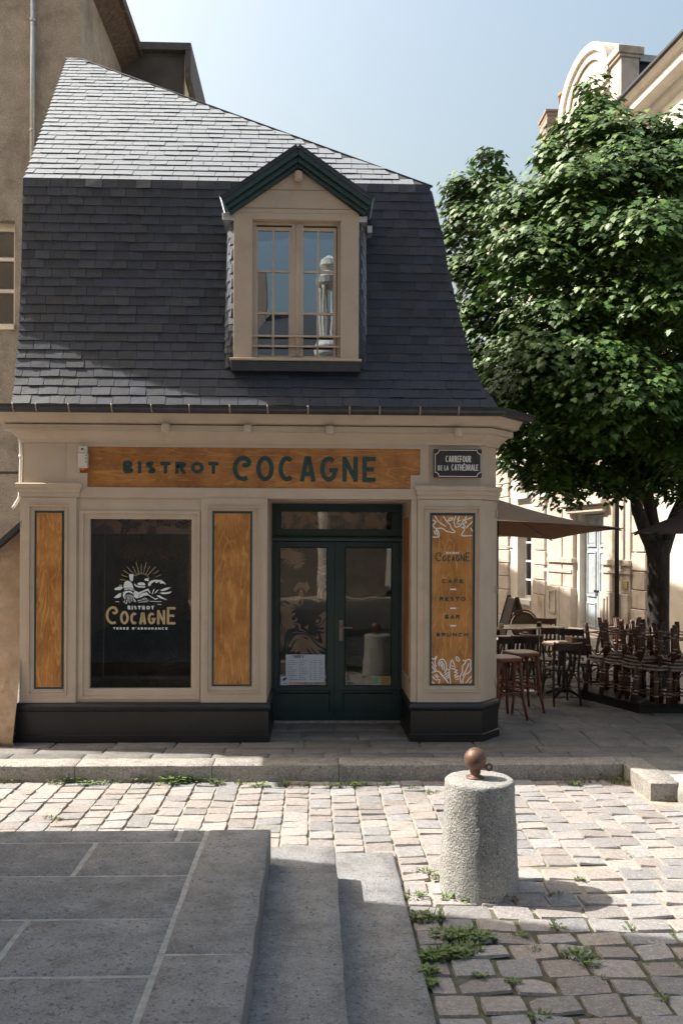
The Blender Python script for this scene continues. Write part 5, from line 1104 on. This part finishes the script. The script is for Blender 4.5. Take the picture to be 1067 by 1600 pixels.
def rattan_stool():
    t = thing('rattan_stool', '', 'stool'); n = 26
    sq = [(.19 * math.copysign(abs(math.cos(2 * math.pi * i / n)) ** .7, math.cos(2 * math.pi * i / n)), .19 * math.copysign(abs(math.sin(2 * math.pi * i / n)) ** .7, math.sin(2 * math.pi * i / n))) for i in range(n)]
    b = MB(); b.prism(sq, .43, .46); b.build('seat', 'weave', t, .010, 2)
    b = MB(); b.tube([(x * 1.0, y * 1.0, .438) for x, y in sq], .013, 6, closed=True); b.build('seat_rim', 'binding', t)
    for sx_ in (-1, 1):
        for sy in (-1, 1):
            b = MB()
            for k, (ox, oy) in enumerate(((0, 0), (.02, .004), (-.004, .02), (.018, .022))):
                b.tube([(sx_ * (.135 + ox), sy * (.135 + oy), .44), (sx_ * (.15 + ox), sy * (.15 + oy), .22), (sx_ * (.172 + ox * 1.15), sy * (.172 + oy * 1.15), .0)], .0125, 7)
            lg_ = b.build('leg', 'rattan', t)
            for z in (.12, .30): b = MB(); u = .140 + .04 * (1 - z / .44); b.tube([(sx_ * (u + .008 - .0 * z) + .027 * math.cos(R(a)), sy * (u + .010) + .027 * math.sin(R(a)), z) for a in range(0, 360, 40)], .010, 5, closed=True); b.build('cane_binding', 'binding', lg_)
    for s in (-1, 1):
        b = MB(); b.tube([(s * .168, -.165, .12), (s * .168, .165, .12)], .009, 6); b.tube([(-.165, s * .168, .125), (.165, s * .168, .125)], .009, 6); b.build('stretcher', 'rattan', t)
        b = MB(); b.tube(bez((s * .15, -.15, .27), (s * .14, 0, .56), (s * .15, .15, .27), 10), .009, 6); b.build('arch_brace', 'rattan', t)
    return t
used = {}
def place(kind, key, proto, loc, rz, label, group, flip=False):
    o = proto if key not in used else copy_tree(proto); used[key] = 1
    o.location = loc; o.rotation_euler = (math.pi if flip else 0, 0, rz); o['label'] = label; o['group'] = group; return o
def gp_(px, d, z=PZ): p = at_d(px, 900, d); return (p.x, p.y, z)
pr_c, pr_m, pr_b, pr_s = cafe_chair('wood_dark'), cafe_chair('wood_mid'), cafe_chair('wood_dark', True), bar_stool()
tA, tB = cafe_table(.30), cafe_table(.34, True)
place('t', 'tA', tA, gp_(881, 12.0), 0, 'round cafe table with a white ashtray, nearest the stacked rattan stools', 'cafe tables')
place('t', 'tA', tA, gp_(796, 12.7), .3, 'round cafe table with a black holder, behind the red-brown bar stools', 'cafe tables')
place('t', 'tB', tB, gp_(778, 14.3), .1, 'pale cafe table farthest left, half hidden by the bistro corner', 'cafe tables')
place('t', 'tB', tB, gp_(835, 14.5), .25, 'pale square cafe table in front of the round-backed rattan chair', 'cafe tables')
GC = 'bentwood chairs on the terrace'
place('c', 'c', pr_c, gp_(876, 11.45), .12, 'dark slat-back chair turned away from us, pushed in at the table with the white ashtray', GC)
place('c', 'c', pr_c, gp_(818, 12.25), -.15, 'dark slat-back chair turned away from us, just right behind the bar stools', GC)
place('c', 'c', pr_c, gp_(786, 12.2), .25, 'dark slat-back chair largely hidden behind the left bar stool', GC)
place('m', 'm', pr_m, gp_(852, 13.5), .2, 'brown chair with a light curved top rail, in the middle of the terrace', GC)
place('m', 'm', pr_m, gp_(850, 15.2), -.2, 'brown chair farthest back, beside the square table', GC)
place('c', 'c', pr_c, gp_(893, 12.75), 2.9, 'dark chair facing us across the table with the white ashtray', GC)
place('c', 'c', pr_c, gp_(846, 12.4), -.9, 'dark chair standing sideways between the two round tables', GC)
place('b', 'b', pr_b, gp_(921, 12.0), -1.15, 'black chair with a solid board back, beside the stacked rattan stools', GC)
place('m', 'm', pr_m, gp_(915, 13.6), 1.2, 'brown chair standing sideways behind the board-backed black chair', GC)
GS = 'red-brown bar stools by the bistro corner'
place('s', 's', pr_s, gp_(785, 10.45), .35, 'red-brown wooden bar stool, half hidden by the bistro corner', GS)
place('s', 's', pr_s, gp_(814, 10.95), .2, 'red-brown wooden bar stool with pale seat, standing clear of the corner', GS)
# round-backed woven chair
p = gp_(814, 15.3); rc = thing('rattan_chair', 'rattan chair with a round woven back, in front of the folding board', 'chair', p)
b = MB(); b.lathe([(.0, .43), (.2, .43), (.21, .445), (.2, .46), (.0, .46)], p, 20); b.build('seat', 'weave2', rc)
X_ = lambda x, y, z: (p[0] + x, p[1] + y, p[2] + z)
b = MB(); ov = [(.21 * math.cos(R(a)), .68 + .23 * math.sin(R(a))) for a in range(0, 360, 15)]; b.tube([X_(x, -.20, z) for x, z in ov], .018, 7, closed=True); b.tube([X_(x * 1.22, -.19, .66 + (z - .68) * 1.3) for x, z in ov[:13]], .014, 7); b.build('back_frame', 'rattan', rc)
b = MB(); b.plate([(p[0] + x * .96, p[2] + .68 + (z - .68) * .96) for x, z in ov], p[1] - .207, p[1] - .195); b.build('woven_back', 'weave2', rc)
for sx_ in (-1, 1):
    for sy in (-1, 1): b = MB(); b.tube([X_(sx_ * .15, sy * .15, .44), X_(sx_ * .19, sy * .19, 0)], .016, 7); b.build('leg', 'rattan', rc)
# folding board
p = gp_(801, 16.2); ab = thing('a_board', 'dark wooden A-frame pavement board leaning behind the rattan chair', 'signboard', p)
for s in (-1, 1):
    b = MB(); c_ = Vector(X_(s * .16, 0, .55)); b.obox(X_(s * .17, 0, .56), (.012, 0, 0), (0, .32, 0), (-s * .155, 0, .54)); b.build('panel', mat('dark_board', (.05, .035, .03), .5, .2, 10), ab)
    b = MB()
    for y in (-.33, .33): b.bar(X_(s * .345, y, 0), X_(s * .0 + s * .012, y, 1.14), .035, .03)
    b.build('frame', 'wood_mid', ab)
# small things on the tables
def bit(px, d, label, name, cat, m, prof, dz=.745):
    q_ = gp_(px, d, PZ + dz); t = thing(name, label, cat, q_, 'things on the cafe tables'); b = MB(); b.lathe(prof, q_, 14); b.build('bowl' if name == 'ashtray' else 'holder', m, t)
    b = MB(); b.box(q_[0] - .03, q_[0] + .03, q_[1] - .004, q_[1] + .004, q_[2] + prof[-1][1] - .012, q_[2] + prof[-1][1] + .018); b.build('card', 'white' if name != 'ashtray' else m, t)
ash = [(.0, 0), (.055, 0), (.06, .03), (.052, .03), (.048, .012), (0, .012)]; hol = [(.0, 0), (.045, 0), (.045, .06), (.038, .06)]
bit(879, 11.9, 'pale ashtray on the round table nearest the stacked stools', 'ashtray', 'ashtray', 'cane_seat', ash); bit(821, 12.72, 'black menu holder on the round table behind the bar stools', 'menu_holder', 'menu holder', 'black_plastic', hol)
bit(783, 14.1, 'small pale holder on the table half hidden by the bistro corner', 'menu_holder', 'menu holder', 'cane_seat', hol); bit(842, 14.4, 'black menu holder on the square table before the rattan chair', 'menu_holder', 'menu holder', 'black_plastic', hol)
# deck round the tree with stools stacked on it
a0 = at_Z(903, 1091, PZ); b0 = at_Z(997, 1115, PZ)
dk = thing('tree_deck', 'low black deck round the foot of the maple, carrying stacked stools', 'deck', (4.6, 2.6, PZ)); dpoly = [(a0.x, a0.y), (b0.x, b0.y), (5.9, 1.35), (6.5, 2.6), (6.0, 4.2), (4.3, 4.3)]
dc = Vector((sum(p[0] for p in dpoly) / 6, sum(p[1] for p in dpoly) / 6))
b = MB(); sh = lambda k, i: (dc.x + (dpoly[i][0] - dc.x) * k, dc.y + (dpoly[i][1] - dc.y) * k)
b.prism([sh(.98, i) for i in range(6)], PZ - .02, PZ + .095); b.build('skirt', 'deck', dk); b = MB(); b.prism([sh(1.0, i) for i in range(6)], PZ + .0955, PZ + .125); b.build('top', 'deck', dk, .005)
ps_ = rattan_stool(); GR = 'rattan stools stacked on the deck'; zd = PZ + .125; q = random.Random(9)
def stack(px, d, rz, n, nm):
    p = gp_(px, d, zd)
    for k in range(n): place('r', 'r', ps_, (p[0] + .008 * k, p[1] + .006 * k, zd + .038 * k), rz + .03 * k, (('upright rattan stool in the stack %s' if n == 1 else 'lowest upright rattan stool in the stack %s') if k == 0 else 'second upright rattan stool in the stack %s') % nm, GR)
    top = zd + .038 * (n - 1) + .462 * 2
    for k in range(n): place('r', 'r', ps_, (p[0] + .02 + .012 * k, p[1] + .01 * k, top + .038 * k), rz + .12 + .05 * k, (('upturned rattan stool on the stack %s' if n == 1 else 'lower upturned rattan stool on the stack %s') if k == 0 else 'topmost upturned rattan stool on the stack %s') % nm, GR, True)
for a in ((944, 11.6, .3, 1, 'at the left end of the deck'), (971, 11.35, .7, 2, 'second from the deck end'), (1000, 11.0, .2, 2, 'nearest the deck corner'), (1022, 10.85, .5, 1, 'in front of the maple trunk'), (1052, 10.8, .15, 2, 'right of the maple trunk'), (1085, 10.7, .6, 1, 'farthest right on the deck'),
          (963, 12.5, .5, 1, 'in the back row, left'), (991, 12.4, .1, 1, 'in the back row, right')): stack(*a)

# ================================================================== bollard, guard stone, weeds
bp = at_Z(748, 1386, 0); rb_, rt_, hb = .258, .223, .715
bo = thing('stone_bollard', 'round tapering granite bollard with a rusty iron ball on top', 'bollard', (bp.x, bp.y, 0))
b = MB(); n = 64; pr = [(rb_ + .006, -.06)] + [(rb_ + (rt_ - rb_) * t / 28, hb * t / 28 * .985) for t in range(29)] + [(rt_ - .012, hb - .001), (rt_ - .03, hb + .002), (rt_ * .5, hb + .003), (.02, hb + .004)]
vs = []
for r_, z in pr:
    for j in range(n):
        a = 2 * math.pi * j / n; d = Vector((math.cos(a), math.sin(a), 0)); k = noise.noise((d.x * 3, d.y * 3, z * 4)) * .005 + noise.noise((d.x * 12, d.y * 12, z * 16)) * .003
        vs.append((bp.x + d.x * (r_ + k), bp.y + d.y * (r_ + k), z + (noise.noise((d.x * r_ * 30, d.y * r_ * 30, 3)) * .002 if z > hb * .99 else 0)))
b.add(vs, [(i * n + j, i * n + (j + 1) % n, (i + 1) * n + (j + 1) % n, (i + 1) * n + j) for i in range(len(pr) - 1) for j in range(n)], True); b.f.append(tuple(range((len(pr) - 1) * n, len(pr) * n))); b.sm.append(True)
bm_ = mat('pecked_granite', (.315, .305, .285), .85, .2, 5, 1.0, 80, speck=((.085, .085, .083), 88, .7), stain=((.27, .26, .15), 2.3, .60, .55)); bump_more(bm_, 75, .6, .014)
b.build('body', bm_, bo)
b = MB(); br = .0735; bz = at_d(742, 1186, 5.68).z; bx_ = at_d(742, 1186, 5.68).x
b.lathe([(.058, hb - .002), (.060, hb + .012), (.045, hb + .016), (.030, hb + .022), (.034, hb + .034)] + [(br * math.sin(R(a)), bz - br * 1.04 * math.cos(R(a))) for a in range(30, 180, 10)] + [(.009, bz + br * 1.035), (.006, bz + br * 1.06), (.001, bz + br * 1.065)], (bx_, bp.y, 0), 28); b.build('ball', 'iron', bo)
b = MB(); rx = bx_ + br + .016; rz_ = bz - .050; b.tube([(rx + .019 * math.cos(R(a)), bp.y - .01, rz_ + .019 * math.sin(R(a))) for a in range(0, 360, 20)], .0085, 8, closed=True); b.tube([(bx_ + .03, bp.y - .005, bz - .045), (rx - .016, bp.y - .01, rz_)], .011, 8); b.build('ring', 'iron', bo)

gs = at_Z(1066, 1246, 0); gd_ = thing('guard_stone', 'rounded grey guard stone against the end of the kerb at the right edge', 'stone', (gs.x + .06, gs.y, 0))
b = MB(); vs = []; n = 24
for i, (r_, z) in enumerate([(.15, -.05), (.155, .02), (.15, .08), (.135, .13), (.105, .17), (.06, .195), (.01, .205)]):
    for j in range(n): a = 2 * math.pi * j / n; k = 1 + .10 * noise.noise((math.cos(a) * 2, math.sin(a) * 2, z * 6)); vs.append((gs.x + .06 + r_ * k * math.cos(a), gs.y + r_ * k * 1.2 * math.sin(a), z))
b.add(vs, [(i * n + j, i * n + (j + 1) % n, (i + 1) * n + (j + 1) % n, (i + 1) * n + j) for i in range(6) for j in range(n)], True); b.f.append(tuple(range(6 * n, 7 * n))); b.sm.append(True); b.build('stone', 'granite', gd_)

q = random.Random(21); wb = MB(); lb_ = MB()
def tuft(x, y, z, r_, n, h):
    for _ in range(n):
        a, rr = q.uniform(0, 6.28), r_ * math.sqrt(q.random()); p = Vector((x + rr * math.cos(a), y + rr * math.sin(a) * .6, z)); k = q.random()
        if k < .45:       # blade
            l = h * q.uniform(.5, 1.1); d = Vector((math.cos(a) * .6 + q.uniform(-.3, .3), math.sin(a) * .6 + q.uniform(-.3, .3), 1)).normalized() * l; s = Vector((-d.y, d.x, 0)); s = (s.normalized() if s.length > 1e-3 else Vector((1, 0, 0))) * .0035
            wb.add([p - s, p + s, p + d * .6 + s * .7, p + d + Vector((d.x, d.y, -abs(d.z) * .2)) * .4, p + d * .6 - s * .7], [(0, 1, 2, 4), (4, 2, 3)])
        else:             # small rounded leaf
            l = h * q.uniform(.25, .5) + .006; c_ = p + Vector((0, 0, h * q.uniform(.05, .6))); ax = Vector((math.cos(a), math.sin(a), q.uniform(-.2, .6))).normalized(); sd_ = ax.cross(Vector((0, 0, 1))).normalized()
            wb.add([c_ - ax * l * .5, c_ - ax * .1 * l + sd_ * l * .32, c_ + ax * l * .35 + sd_ * l * .28, c_ + ax * l * .6, c_ + ax * l * .35 - sd_ * l * .28, c_ - ax * .1 * l - sd_ * l * .32], [(0, 1, 2, 3), (0, 3, 4, 5)])
def tp(px, py, r_, n, h): p = at_Z(px, py, 0); tuft(p.x, p.y, -.006, r_ * 1.1, int(n * 1.7), h * 1.25)
for a in [(15, 1221, .10, 26, .05), (95, 1222, .13, 60, .05), (118, 1220, .12, 60, .06), (140, 1226, .09, 34, .05), (160, 1224, .06, 20, .04), (182, 1222, .06, 18, .03), (224, 1220, .11, 46, .07), (248, 1226, .05, 14, .03), (272, 1222, .13, 90, .08), (292, 1219, .12, 80, .085), (310, 1221, .09, 44, .06), (333, 1217, .05, 26, .10), (340, 1224, .07, 34, .06), (376, 1224, .06, 16, .04), (405, 1228, .09, 34, .05), (442, 1226, .06, 20, .07), (476, 1227, .05, 16, .04), (512, 1228, .05, 16, .03), (540, 1228, .12, 44, .06), (565, 1226, .08, 26, .05), (605, 1226, .06, 18, .04), (645, 1231, .05, 18, .03), (672, 1238, .08, 30, .03), (82, 1278, .07, 22, .03),
          (662, 1362, .07, 20, .035), (690, 1374, .06, 22, .05), (648, 1402, .07, 30, .05), (700, 1404, .04, 12, .05), (728, 1408, .03, 12, .05), (668, 1436, .09, 60, .06), (700, 1462, .10, 60, .045), (725, 1465, .11, 90, .05), (745, 1468, .10, 70, .05), (690, 1490, .08, 70, .05), (672, 1500, .07, 60, .06), (710, 1492, .09, 90, .045), (730, 1484, .09, 60, .04), (664, 1522, .06, 46, .055), (672, 1540, .05, 30, .05), (812, 1462, .05, 22, .03), (903, 1494, .09, 54, .045), (920, 1508, .05, 20, .04), (868, 1450, .05, 18, .03), (835, 1484, .04, 14, .03), (800, 1534, .04, 20, .03), (750, 1525, .04, 16, .03), (985, 1450, .04, 12, .02), (868, 1398, .05, 20, .02), (905, 1374, .04, 12, .03), (896, 1226, .05, 22, .05), (965, 1222, .09, 40, .05), (990, 1226, .06, 30, .03), (840, 1590, .05, 20, .04), (938, 1530, .03, 12, .03), (1030, 1560, .04, 16, .03)]: tp(*a)
# moss and low grass along the joints
for _ in range(260):
    X = q.uniform(-3.4, 3.6); y = q.uniform(-6.5, KY - .02)
    if (X < PLX[2] and y < PLY[2]) : continue
    if q.random() > (.9 if y > KY - .45 or y < -4.6 else .35): continue
    for k in range(3): tuft(X + q.uniform(-.01, .01), y + k * .05, -.022, .016, 6, .026)
tag(wb.build('weeds', 'weed'), kind='stuff')
for px, py, r_, n in ((940, 1218, .12, 60), (912, 1222, .10, 40), (965, 1216, .10, 40), (880, 1222, .05, 16), (1050, 1248, .08, 30), (455, 1227, .05, 14), (800, 1408, .04, 14)):
    c_ = at_Z(px, py, 0)
    for _ in range(n):
        a, rr = q.uniform(0, 6.28), r_ * math.sqrt(q.random()); p = Vector((c_.x + rr * math.cos(a) * 1.4, c_.y + rr * math.sin(a) * .6, q.uniform(0, .05) * (1 - rr / r_) + .004)); l = q.uniform(.015, .045); ax = Vector((q.uniform(-1, 1), q.uniform(-1, 1), q.uniform(-.3, .5))).normalized(); sd_ = ax.cross(Vector((0, 0, 1))).normalized() * l * q.uniform(.1, .4)
        lb_.add([p, p + ax * l * .5 + sd_ + Vector((0, 0, .01)), p + ax * l, p + ax * l * .5 - sd_], [(0, 1, 2, 3)])
tag(lb_.build('leaf_litter', 'litter'), kind='stuff')

# ================================================================== the square behind the photographer: what shades the steps and shows in the panes
P0 = at_Z(640, 1422, 0); away = Vector((-math.cos(SUN_AZ), math.sin(SUN_AZ), 0)); cr = P0 + away * 5.1
cb = thing('stone_church', 'tall stone church wall shading the steps from the left', 'building', (cr.x - 4, cr.y - 5, 0))
b = MB(); b.box(cr.x - 9, cr.x, cr.y - 18, cr.y, -.05, 26); b.build('wall', 'stone2', cb)
b = MB(); b.prism([(cr.x - 9.3, cr.y - 18), (cr.x + .15, cr.y - 18), (cr.x + .15, cr.y + .1), (cr.x - 9.3, cr.y + .1)], 26.001, 26.6); b.build('parapet', 'stone', cb)
for k, (x0, x1, h_, lab) in enumerate(((-13, -4.2, 7.6, 'slate-roofed house behind the photographer, mirrored in the attic window, left one'), (-4.2, 3.2, 8.6, 'slate-roofed house behind the photographer, mirrored in the attic window, middle one'), (4.4, 14, 7.2, 'slate-roofed house behind the photographer, mirrored in the attic window, right one'))):
    t = thing('town_house', lab, 'building', ((x0 + x1) / 2, -27, 0), 'houses across the square'); b = MB(); b.box(x0, x1, -34, -27, -.05, h_); b.build('wall', 'render', t)
    b = MB(); b.add([(x0, -26.7, h_), (x1, -26.7, h_), (x1, -34.3, h_), (x0, -34.3, h_), ((x0 * .7 + x1 * .3), -30.5, h_ + 4.2), ((x0 * .3 + x1 * .7), -30.5, h_ + 4.2)], [(0, 1, 5, 4), (1, 2, 5), (2, 3, 4, 5), (3, 0, 4)]); b.build('roof', 'slate_base', t)
    b = MB(); b.box(x0 + 1.2, x0 + 2, -31, -30, h_, h_ + 6); b.build('chimney', 'brick', t)
tw = thing('church_turret', 'pale round stone turret behind the photographer, mirrored in the attic window', 'tower', (0.55, -25, 0))
b = MB(); b.lathe([(.42, -.05), (.42, 9.5), (.55, 9.7), (.58, 10.0), (.46, 10.2)], (.55, -25, 0), 16, False); b.build('shaft', 'stone', tw)
for k in range(6): b = MB(); a = R(60 * k + 10); b.lathe([(.10, 10.1), (.07, 10.3), (.065, 12.2), (.11, 12.45)], (.55 + .33 * math.cos(a), -25 + .33 * math.sin(a), 0), 8); b.build('column', 'stone', tw)
b = MB(); b.lathe([(.42, 12.4), (.5, 12.5), (.54, 12.72), (.40, 12.8), (.30, 13.0), (.40, 13.2), (.34, 13.45), (.1, 13.6)], (.55, -25, 0), 16, False); b.build('dome', 'stone', tw)
